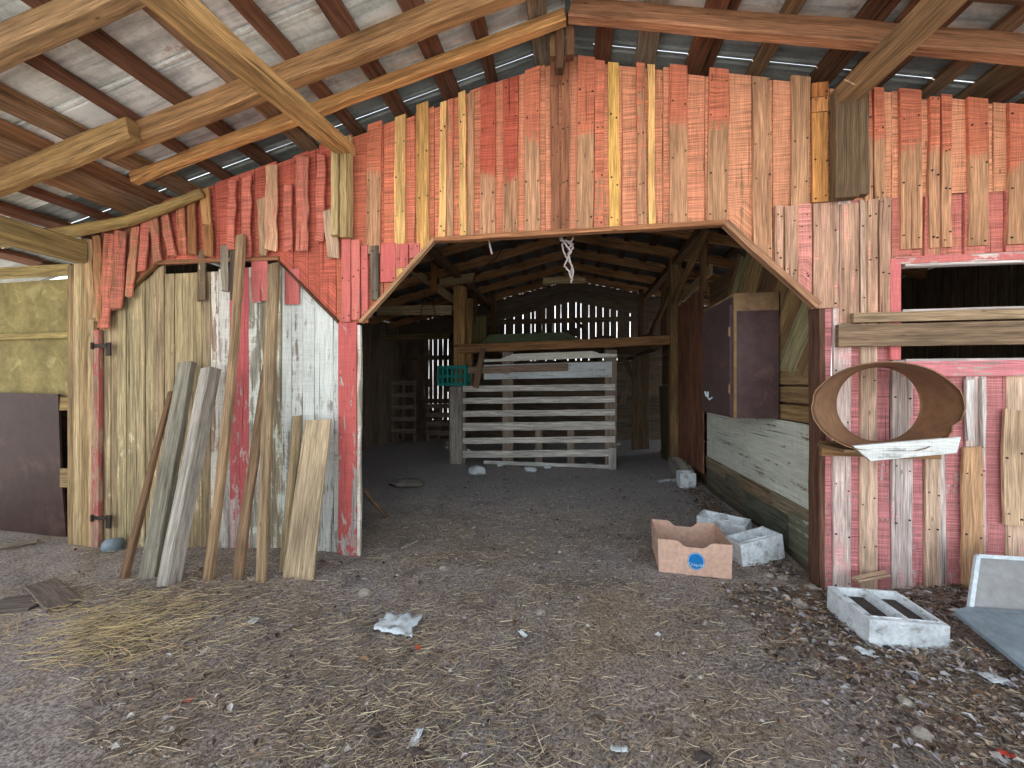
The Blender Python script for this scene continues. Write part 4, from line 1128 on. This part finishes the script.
# A: behind the box at right; front face from (1.285,.22) to (1.654,.36)
aA = math.atan2(.14, .37)
c_ = V((1.285, .22)) * .5 + V((1.654, .36)) * .5; nrm = V((-math.sin(aA), math.cos(aA))) * .095
cinder('concrete_block', (c_.x + nrm.x, c_.y + nrm.y, .012), aA, (.39, .19, .19), 'whitish concrete block tilted up beside the cardboard box, nearer of the pair', M_CONC, tilt=(0, -.14))
aB = -.61; c_ = V((1.234, 1.0)) * .5 + V((1.589, .75)) * .5; nrm = V((math.sin(aB), -math.cos(aB))) * .095
cinder('concrete_block', (c_.x + nrm.x, c_.y + nrm.y, .01), aB, (.40, .19, .19), 'whitish concrete block behind the cardboard box, farther of the pair', M_CONC, tilt=(.1, 0))
cinder('concrete_block', (1.765, -.44, -.012), .03, (.385, .34, .15), 'wide whitish concrete block half buried in leaves under the pink boards', M_CONC, tilt=(.03, .02), depth=.04, fill=M_DSTONE)
for k, (x, y, lab, mt) in enumerate(((1.5, 2.5, 'pale concrete block at the near end of the row along the right wall', M_CONC), (1.54, 2.72, 'second grey concrete block in the row along the right wall', M_CONC2), (1.57, 2.94, 'third grey concrete block in the row along the right wall', M_CONC2), (1.59, 3.16, 'fourth grey concrete block in the row along the right wall', M_CONC2), (1.6, 3.38, 'last grey concrete block in the row, at the foot of the post', M_CONC2))):
    cinder('concrete_block', (x, y, gz(x, y) - .01), R.uniform(-.05, .05), (.20, .19, .20), lab, mt, cores=1)

# ------------------------------------------------------------------ cardboard box
BL = V((.640, .057, gz(.64, .06) + .004)); rzb = math.atan2(-.04, .489)
box = empty('cardboard_box', (BL.x, BL.y, BL.z), 'open brown cardboard fruit box with a round blue logo, on the dirt floor', 'box', rz=rzb, local=True)
bw, bd, bh, bt = .49, .44, .245, .005
def wallp(name, prof, ext, mat_out=M_CARD, flip=False):
    m2 = MB(); m2.poly_prism(prof, ext)
    o = m2.build(name, M_CARD, box, origin=(0, 0, 0)); return o
def topcurve(y, lean_):
    pts = []
    for k in range(25):
        t = 1 - k / 24
        dip = .042 * (sm(.26, .38, t) - sm(.62, .74, t))
        pts.append(V((bw * t + (t - .5) * .015, y + lean_, bh - dip)))
    return pts
wallp('side', [V((0, 0, 0)), V((bw, 0, 0))] + topcurve(0, 0), (0, bt, 0))
wallp('side', [V((0, bd - bt, 0)), V((bw, bd - bt, 0))] + topcurve(bd - bt, 0), (0, bt, 0))
for x, sgn in ((0, -1), (bw - bt, 1)):
    m2 = MB(); hz0, hz1, hy0, hy1 = .13, .17, bd * .4, bd * .6
    e0 = V((sgn * .007, 0, 0))
    def q(y0, y1, z0, z1):
        pr = [V((x, y1, z0)) + e0 * (z0 / bh), V((x, y0, z0)) + e0 * (z0 / bh), V((x, y0, z1)) + e0 * (z1 / bh), V((x, y1, z1)) + e0 * (z1 / bh)]
        m2.poly_prism(pr, (bt, 0, 0))
    q(bt, bd - bt, 0, hz0); q(bt, bd - bt, hz1, bh); q(bt, hy0, hz0, hz1); q(hy1, bd - bt, hz0, hz1)
    m2.build('end_wall', M_CARD, box, origin=(0, 0, 0))
m2 = MB(); pbox(m2, bt, bw - bt, bt, bd - bt, .001, .006); m2.build('bottom', M_CARDIN, box, origin=(0, 0, 0))
# round printed logo
m2 = MB()
lx, lz, lr = .255, .105, .058
def disc(m, cx, cz, rx, rz, y, n=40):
    b = len(m.v); m.v.append(V((cx, y, cz)))
    for k in range(n): m.v.append(V((cx + rx * math.cos(6.28318 * k / n), y - .008 * 0, cz + rz * math.sin(6.28318 * k / n))))
    for k in range(n): m.face((b, b + 1 + k, b + 1 + (k + 1) % n))
def lean_y(z): return 0.0
def shear(m):
    for v in m.v: v.y += lean_y(v.z)
disc(m2, lx, lz, lr, lr * 1.1, -.0012); shear(m2); logo = m2.build('logo', M_BLUE, box, origin=(0, 0, 0)); logo['label'] = 'round blue printed logo'
m2 = MB(); n = 40; b = 0
for k in range(n):
    t = 6.28318 * k / n
    for r_ in (.88, .94): m2.v.append(V((lx + lr * r_ * math.cos(t), -.0016, lz + lr * 1.1 * r_ * math.sin(t))))
for k in range(n):
    a = 2 * k; c2 = 2 * ((k + 1) % n); m2.face((a, a + 1, c2 + 1, c2))
shear(m2); m2.build('logo_ring', M_PALE, logo, origin=(0, 0, 0))
cu = bpy.data.curves.new('logo_text', 'FONT'); cu.body = 'Chiquita'; cu.size = .034; cu.align_x = 'CENTER'; cu.align_y = 'CENTER'; cu.extrude = .0003
to = bpy.data.objects.new('text_tmp', cu); COL.objects.link(to)
bpy.context.view_layer.update()
me = bpy.data.meshes.new_from_object(to.evaluated_get(bpy.context.evaluated_depsgraph_get()))
bpy.data.objects.remove(to)
me.transform(Matrix.Translation((lx, -.0022 + lean_y(lz), lz - .025)) @ Matrix.Rotation(math.radians(90), 4, 'X'))
me.materials.clear(); me.materials.append(M_PALE)
to = bpy.data.objects.new('lettering', me); COL.objects.link(to); to.parent = logo

# ------------------------------------------------------------------ pane and board at right
root = empty('framed_pane', (2.4, -.45, .1), 'dusty white-framed pane leaning by the pink boards at the right edge', 'window pane')
a = PZ(969, 615, .12); tl = P(977.4, 556, -.33); up = tl - a
rt = V((.62, .01, -.008)); br = a + rt; tr = tl + rt
nrm = up.cross(rt).normalized() * -1
m1 = MB()
for s0, s1 in ((a, tl), (tl, tr), (tr, br), (br, a)): m1.plank(s0, s1, .022, .02, nrm, (1, 1, 1), wob=0, ch=.002)
m1.build('frame', M_ALU, root)
m1 = MB(); m1.poly_prism([a, br, tr, tl], nrm * -.004); m1.build('pane', M_PANE, root)
m1 = MB(); zb = .10
m1.poly_prism([V((2.075, -.49, .135)), V((2.085, -.85, .05)), V((2.35, -1.12, .03)), V((2.95, -1.15, .06)), V((2.95, -.46, .15)), V((2.16, -.46, .145))], (0, 0, .02))
tag(m1.build('grey_board', M_GREYB), 'blue-grey board lying in the leaves below the framed pane', 'board')

# ------------------------------------------------------------------ litter: straw, leaves, grit
def inside_block(x, y):
    if .6 < x < 1.18 and -.02 < y < .56: return True
    if y > -.02 and (x < -1.68 or x > 1.68): return True
    if y > -.1 and x < -1.68: return True
    return False
straw = MB(); SR = random.Random(11)
def add_straw(x, y, L_, w, col, zoff, ang=None, curl=.0):
    an = SR.uniform(0, 6.283) if ang is None else ang
    n = 3; pts = []
    pitch = SR.uniform(-.12, .12)
    for i in range(n + 1):
        t = (i / n - .5) * L_
        a2 = an + curl * (i / n - .5)
        px_, py_ = x + math.cos(a2) * t, y + math.sin(a2) * t
        pts.append(V((px_, py_, gz(px_, py_) + zoff + abs(t * pitch))))
    b = len(straw.v)
    s = V((-math.sin(an), math.cos(an), 0)) * w
    for i, p in enumerate(pts):
        straw.v += [p - s, p + s, p + V((0, 0, w * 1.2))]
    for i in range(n):
        q = b + i * 3
        for k in range(3):
            k2 = (k + 1) % 3
            straw.face((q + k, q + k2, q + 3 + k2, q + 3 + k), None, col)
def straw_density(x, y):
    d = .32 * (1 + MN.noise(V((x * 1.3, y * 1.3, 8)))) 
    d += .9 * math.exp(-((x + 1.7) ** 2 / 1.0 + (y + 1.05) ** 2 / .14))
    d += .55 * math.exp(-((x + .9) ** 2 / .5 + (y + 1.3) ** 2 / .12))
    d += .7 * math.exp(-((x + 2.3) ** 2 / .35 + (y + .75) ** 2 / .05))
    d *= 1 - .85 * math.exp(-((x + 1.35) ** 2 / .12 + (y + 1.75) ** 2 / .06))
    d *= 1 - .6 * sm(.8, 2.0, y)
    return d
cnt = 0; tries = 0
PALEST = [C(188, 170, 140), C(168, 150, 126), C(150, 136, 118), C(130, 116, 102), C(200, 186, 160), C(112, 100, 90), C(140, 128, 118), C(120, 106, 94)]
while cnt < 19000 and tries < 120000:
    tries += 1
    y = -1.75 + 3.4 * SR.random() ** 1.5; s = y + 2.98
    x = SR.uniform(-1.55, 1.35) * s
    if inside_block(x, y): continue
    if SR.random() > straw_density(x, y): continue
    cnt += 1
    add_straw(x, y, SR.uniform(.015, .075) * (1.8 if SR.random() < .12 else 1), SR.uniform(.0009, .0018), vary(SR.choice(PALEST), .15, SR), SR.uniform(.003, .02), None if SR.random() < .5 else SR.gauss(.5, .5), SR.uniform(-.35, .35))
# golden tuft at left
for k in range(480):
    r1, r2 = SR.gauss(0, 1), SR.gauss(0, 1)
    p = PG(110 + r1 * 52, 632 - r1 * 8 + r2 * 18)
    add_straw(p.x, p.y, SR.uniform(.06, .2), .0014, vary(C(188, 166, 124), .25, SR), SR.uniform(.008, .04), SR.gauss(.6, .6), SR.uniform(-.5, .5))
tag(straw.build('straw', M_ATTR, origin=(0, 0, 0)), 'dry straw strewn over the dirt floor, thickest at the left', 'straw', kind='stuff')

leaf = MB(); LR = random.Random(5)
def add_leaf(x, y, sz, col, z=None):
    an = LR.uniform(0, 6.283); ca, sa = math.cos(an), math.sin(an)
    l, w = sz, sz * LR.uniform(.3, .65); h = sz * LR.uniform(.1, .4)
    base = (gz(x, y) if z is None else z) + LR.uniform(.006, .02)
    tx, ty = LR.uniform(-.5, .5), LR.uniform(-.5, .5)
    loc = [(-l / 2, 0, 0), (-l * .15, -w / 2, h), (-l * .1, 0, h * .4), (-l * .15, w / 2, h), (l * .25, -w * .4, h * .8), (l * .25, 0, h * .3), (l * .25, w * .4, h * .9), (l / 2, 0, h * LR.uniform(0, 1.2))]
    b = len(leaf.v)
    for (a, c, d) in loc:
        leaf.v.append(V((x + a * ca - c * sa, y + a * sa + c * ca, base + max(0, d + a * tx * .5 + c * ty * .5))))
    for f in ((0, 1, 2), (0, 2, 3), (1, 4, 5, 2), (2, 5, 6, 3), (4, 7, 5), (5, 7, 6)):
        leaf.face([b + i for i in f], None, col)
LEAFC = [C(70, 58, 52), C(84, 72, 66), C(188, 184, 184), C(166, 162, 164), C(150, 124, 100), C(120, 98, 80), C(168, 146, 124), C(100, 82, 70), C(176, 160, 146), C(134, 120, 112), C(110, 84, 66), C(150, 140, 138), C(92, 76, 68)]
cnt = 0
while cnt < 12000:
    u = LR.random()
    if u < .62:
        x = LR.uniform(1.0, 3.3); y = -1.55 + 1.5 * LR.random()
        if LR.random() > sm(.95 - .5 * (y + 1.5), 1.9 - .5 * (y + 1.5), x) * .95 + .06: continue
    elif u < .8:
        y = LR.uniform(.1, 2.6); x = 1.66 - abs(LR.gauss(0, .17))
    else:
        y = -1.75 + 3.2 * LR.random(); x = LR.uniform(-1.55, 1.35) * (y + 2.98)
        if LR.random() < .4: x, y = LR.uniform(-1.6, 1.5), LR.uniform(.4, 3.5)
    if inside_block(x, y): continue
    if 1.58 < x < 1.95 and -.6 < y < -.28: continue
    if x > 2.08 and -1.1 < y < -.46: continue
    cnt += 1
    add_leaf(x, y, LR.uniform(.01, .034) * (1.7 if LR.random() < .14 else 1), vary(LR.choice(LEAFC), .18, LR))
for k in range(420):
    x = LR.uniform(1.2, 3.0); y = LR.uniform(-1.5, -.1)
    if LR.random() > sm(1.3 - .5 * (y + 1.5), 2.2 - .5 * (y + 1.5), x): continue
    if (1.58 < x < 1.95 and -.6 < y < -.28) or (x > 2.08 and -1.1 < y < -.46): continue
    add_leaf(x, y, LR.uniform(.025, .065), vary(LR.choice([C(200, 198, 200), C(178, 172, 176), C(190, 172, 156), C(160, 158, 166)]), .12, LR))
tag(leaf.build('dead_leaves', M_ATTR, origin=(0, 0, 0)), 'brown dead leaves and wood chips heaped along the right wall', 'leaves', kind='stuff')

grit = MB(); GR = random.Random(9)
for k in range(7000):
    y = -1.75 + 5.2 * GR.random() ** 1.8; x = GR.uniform(-1.5, 1.35) * (y + 2.98)
    if inside_block(x, y): continue
    r = GR.uniform(.002, .007) * (1 + (GR.random() < .06) * 1.5)
    c0 = V((x, y, gz(x, y) + .006)); b = len(grit.v)
    for d in ((1, 0, 0), (-1, 0, 0), (0, 1, 0), (0, -1, 0), (0, 0, .8), (0, 0, -.6)):
        grit.v.append(c0 + V(d) * (r * GR.uniform(.7, 1.3)))
    cc = vary(GR.choice([C(170, 164, 158), C(130, 122, 116), C(100, 92, 86), C(80, 72, 68), C(90, 80, 72), C(196, 192, 188)]), .15, GR)
    for f in ((0, 2, 4), (2, 1, 4), (1, 3, 4), (3, 0, 4), (2, 0, 5), (1, 2, 5), (3, 1, 5), (0, 3, 5)): grit.face([b + i for i in f], None, cc)
tag(grit.build('grit', M_ATTR, origin=(0, 0, 0)), 'small grit and crumbs of dirt and stone scattered over the floor', 'grit', kind='stuff')

# ------------------------------------------------------------------ single scraps
def lump_at(name, px, py, r, label, cat, mat, squash=(1, 1, .6), seed=1, group=None, amp=.4):
    p = PG(px, py); m2 = MB()
    m2.lump((p.x, p.y, gz(p.x, p.y) + r * .25), r, seed=seed, squash=squash, amp=amp, flat=-r * .45)
    return tag(m2.build(name, mat), label, cat, group)
def crumple(name, px, py, w, d, label, cat, mat, seed, h=.02, rz=0.0):
    p = PG(px, py); m2 = MB(); n, mm = 12, 8; ca, sa = math.cos(rz), math.sin(rz)
    edge = lambda t: .88 + .26 * MN.noise(V((t * 2.1, seed, 0)))
    for top in (1, 0):
        for j in range(mm + 1):
            for i in range(n + 1):
                u = (i / n - .5); v_ = (j / mm - .5)
                k = edge(math.atan2(v_, u) + 3)
                x = u * w * k; y = v_ * d * k
                X, Y_ = p.x + x * ca - y * sa, p.y + x * sa + y * ca
                m2.v.append(V((X, Y_, gz(X, Y_) + .008 + .002 * top + h * (0.5 + MN.noise(V((x * 22, y * 22, seed)))))))
    o_ = (n + 1) * (mm + 1)
    for j in range(mm):
        for i in range(n):
            a = j * (n + 1) + i
            m2.face((a, a + 1, a + n + 2, a + n + 1)); m2.face((o_ + a, o_ + a + n + 1, o_ + a + n + 2, o_ + a + 1))
    rim = [i for i in range(n + 1)] + [j * (n + 1) + n for j in range(1, mm + 1)] + [mm * (n + 1) + i for i in reversed(range(n))] + [j * (n + 1) for j in reversed(range(1, mm))]
    for k in range(len(rim)):
        a, b = rim[k], rim[(k + 1) % len(rim)]; m2.face((b, a, o_ + a, o_ + b))
    return tag(m2.build(name, mat, smooth=True), label, cat)
crumple('white_rag', 398, 627, .26, .2, 'torn pale blue-white rag lying on the dirt in the middle foreground', 'rag', M_RAG, 3, .03)
crumple('paper_scrap', 254, 623, .05, .06, 'little pale blue scrap on the straw left of the rag', 'scrap', M_RAG, 5, .01)
crumple('paper_scrap', 995, 682, .09, .09, 'whitish scrap lying in the leaves below the blue-grey board', 'scrap', M_RAG, 8, .02)
crumple('paper_scrap', 936, 644, .13, .05, 'white curved scrap in front of the half-buried concrete block', 'scrap', M_RAG, 12, .02)
crumple('paper_scrap', 866, 655, .09, .07, 'grey-white scrap left of the red wrapper by the half-buried block', 'scrap', M_RAG, 21, .02)
crumple('red_wrapper', 918, 643, .12, .06, 'faded red wrapper in the leaves by the half-buried concrete block', 'wrapper', M_REDSCRAP, 14, .02)
crumple('red_scrap', 189, 703, .035, .03, 'tiny red plastic scrap on the straw at lower left', 'scrap', M_REDSCRAP, 17, .01)
crumple('red_scrap', 1007, 758, .07, .03, 'salmon red scrap at the bottom right corner', 'scrap', M_REDSCRAP, 18, .01)
lump_at('orange_bit', 418, 648, .016, 'tiny orange plastic bit below the pale rag', 'scrap', M_ORANGE, seed=3)
lump_at('pale_stone', 443, 569, .03, 'pale stone on the dirt above and right of the rag', 'stone', M_STONE, seed=4)
lump_at('pale_stone', 365, 595, .05, 'pale clod by the straw left of the rag, near the red jamb', 'stone', M_STONE, seed=5)
lump_at('pale_stone', 541, 614, .03, 'pale stone in the middle of the dirt floor', 'stone', M_STONE, seed=6)
crumple('paper_scrap', 523, 638, .05, .03, 'small white scrap in the middle of the dirt floor', 'scrap', M_RAG, 31, .02, -.6)
crumple('paper_scrap', 416, 741, .04, .09, 'pale chip at the bottom edge left of centre', 'scrap', M_RAG, 33, .015)
crumple('paper_scrap', 619, 752, .07, .04, 'whitish chip at the bottom edge right of centre', 'scrap', M_RAG, 35, .015)
lump_at('flat_slab', 408, 487, .24, 'flat pale slab on the floor just inside the opening at left', 'slab', M_CONC2, squash=(1, .75, .2), seed=40, amp=.2)
for k, (px, py, r, lab) in enumerate(((371, 716, .024, 'dark clod at the bottom left of centre, topmost of three'), (377, 734, .028, 'dark clod between the other two at the bottom left of centre'), (420, 757, .03, 'dark clod by the pale chip at the bottom edge'), (703, 760, .028, 'dark clod alone at the bottom edge right of centre'),
                                   (812, 676, .03, 'dark clod on the dirt before the heaped leaves, left of two'), (855, 682, .028, 'dark clod on the dirt before the heaped leaves, right of two'))):
    lump_at('dirt_clod', px, py, r, lab, 'clod', M_DSTONE, seed=50 + k, squash=(1.2, 1, .55))
for k, (px, py, r, lab) in enumerate(((800, 606, .045, 'whitish stone below the corner of the red wall'), (812, 590, .04, 'whitish stone against the corner post of the red wall'), (783, 580, .035, 'stone at the foot of the nearer tilted concrete block'), (769, 577, .03, 'small stone under the nearer tilted concrete block'), (905, 704, .03, 'pale stone in the heaped leaves at right'), (922, 736, .035, 'pale stone low in the heaped leaves, near the bottom right'),
                                   (995, 640, .03, 'pale stone under the blue-grey board'))):
    lump_at('pale_stone', px, py, r, lab, 'stone', M_STONE, seed=70 + k)
for k, (px, py, r, lab) in enumerate(((590, 466, .07, 'pale lump against the foot of the slatted gate, right of its middle'), (500, 466, .05, 'small pale lump against the foot of the slatted gate, left of its middle'), (477, 473, .13, 'white lump lying before the left end of the slatted gate'), (531, 471, .09, 'pale lump before the middle of the slatted gate'), (547, 468, .06, 'small pale lump right of the middle of the slatted gate'), (618, 445, .05, 'small pale lump just right of the slatted gate'))):
    lump_at('plaster_lump', px, py, r, lab, 'lump', M_RAG, seed=90 + k, squash=(1.1, .8, .6))
crumple('paper_scrap', 668, 482, .3, .12, 'white scrap on the floor left of the row of concrete blocks', 'scrap', M_RAG, 44, .03)
# boards lying at the left
thing_plank('ground_stick', 'pale stick lying in front of the dark brown panel', 'stick', PG(-8, 548, .03), PG(38, 541, .03), .06, .025, (0, 0, 1), C(160, 146, 124))
thing_plank('ground_board', 'dark weathered board lying flat in the dirt at left', 'board', PG(40, 583, .02), PG(66, 606, .02), .16, .02, (0, 0, 1), C(112, 98, 90))
thing_plank('ground_board', 'dark slab of board sunk in the straw at the left edge', 'board', PG(-10, 606, .015), PG(46, 601, .015), .2, .025, (0, 0, 1), C(104, 94, 88))
thing_plank('ground_stick', 'short stick lying behind the half-buried concrete block', 'stick', PZ(855, 580, .14), PZ(887, 574, .15), .05, .02, (0, -.3, 1), C(186, 160, 132))
m1 = MB(); p = PG(112, 552); m1.tube([p + V((-.05, 0, .05)), p + V((.05, .02, .06))], .06, sides=14); tag(m1.build('metal_can', M_GREYB, smooth=True), 'grey-green can lying at the foot of the leaning planks', 'can')
thing_plank('ground_stick', 'thin pale stick on the dirt just inside the left of the opening', 'stick', PG(402, 548, .01), PG(418, 541, .01), .012, .01, (0, 0, 1), C(206, 196, 180))

# ------------------------------------------------------------------ light, camera
w = bpy.data.worlds.new('daylight'); scene.world = w; w.use_nodes = True
g = G(w.node_tree); bg = w.node_tree.nodes['Background']     # hazy sky, brighter towards the horizon
sx = g.n('ShaderNodeSeparateXYZ'); g.l(g.n('ShaderNodeTexCoord').outputs['Generated'], sx.inputs[0])
g.l(g.mix(g.rng(sx.outputs['Z'], 0, .6, 0, 1), (.95, .98, 1.0), (.82, .91, 1.0)), bg.inputs[0])
g.l(g.rng(sx.outputs['Z'], .0, .7, 2.3, 1.1), bg.inputs[1])
sl = bpy.data.lights.new('sun', 'SUN'); sl.energy = 12.0; sl.angle = .01; sl.color = (1, .97, .93)
so = bpy.data.objects.new('sun', sl); COL.objects.link(so); so.location = (0, 0, 20)
so.rotation_euler = V((.5, -.87, -1.1)).to_track_quat('-Z', 'Y').to_euler()

cam = bpy.data.cameras.new('camera'); co = bpy.data.objects.new('camera', cam); COL.objects.link(co)
cam.sensor_width = 36; cam.sensor_fit = 'HORIZONTAL'; cam.lens = 36 * F / 1024
co.location = (0, CY, CZ); co.rotation_euler = (math.radians(90), 0, TH)
cam.clip_start = .05; cam.clip_end = 300
scene.camera = co
vs = scene.view_settings
vs.view_transform = 'Standard'; vs.look = 'None'; vs.gamma = 1; vs.use_curve_mapping = False; vs.exposure = .33
scene.cycles.use_denoising = True
scene.cycles.max_bounces = 8

# ------------------------------------------------------------------ groups of repeats
GROUPS = {'roof_rafter': 'rafters of the open front roof', 'roof_girder': 'girders under the front roof', 'girder_post': 'post blocks under the girders',
          'window_plank': 'planks nailed across the window opening', 'leaning_plank': 'planks leaning on the boarded doorway', 'stall_plank': 'planks in the far right stall',
          'barn_post': 'posts holding the hayloft beam', 'brace': 'braces of the inner roof', 'wall_plate': 'plates over the aisle posts', 'stud': 'studs under the inner roof',
          'tie_beam': 'tie beams of the left aisle', 'bundle': 'dark bundles on the hayloft', 'pallet': 'pallets in the left aisle', 'upright_board': 'boards beside the far right stall',
          'roof_truss': 'rafter pairs of the inner roof', 'hanging_wire': 'wires hanging inside the barn', 'paper_scrap': 'pale scraps on the ground', 'red_scrap': 'red scraps on the ground',
          'pale_stone': 'pale stones on the ground', 'dirt_clod': 'dark clods on the dirt floor', 'plaster_lump': 'pale lumps before the gate', 'ground_stick': 'sticks on the ground', 'ground_board': 'boards lying in the dirt'}
for o in scene.objects:
    if o.parent is None and 'label' in o:
        kind = o.name.split('.')[0]
        if kind in GROUPS: o['group'] = GROUPS[kind]
        elif kind == 'concrete_block': o['group'] = 'concrete blocks in a row along the right wall' if 'row' in o['label'] else 'loose concrete blocks at the right of the floor'
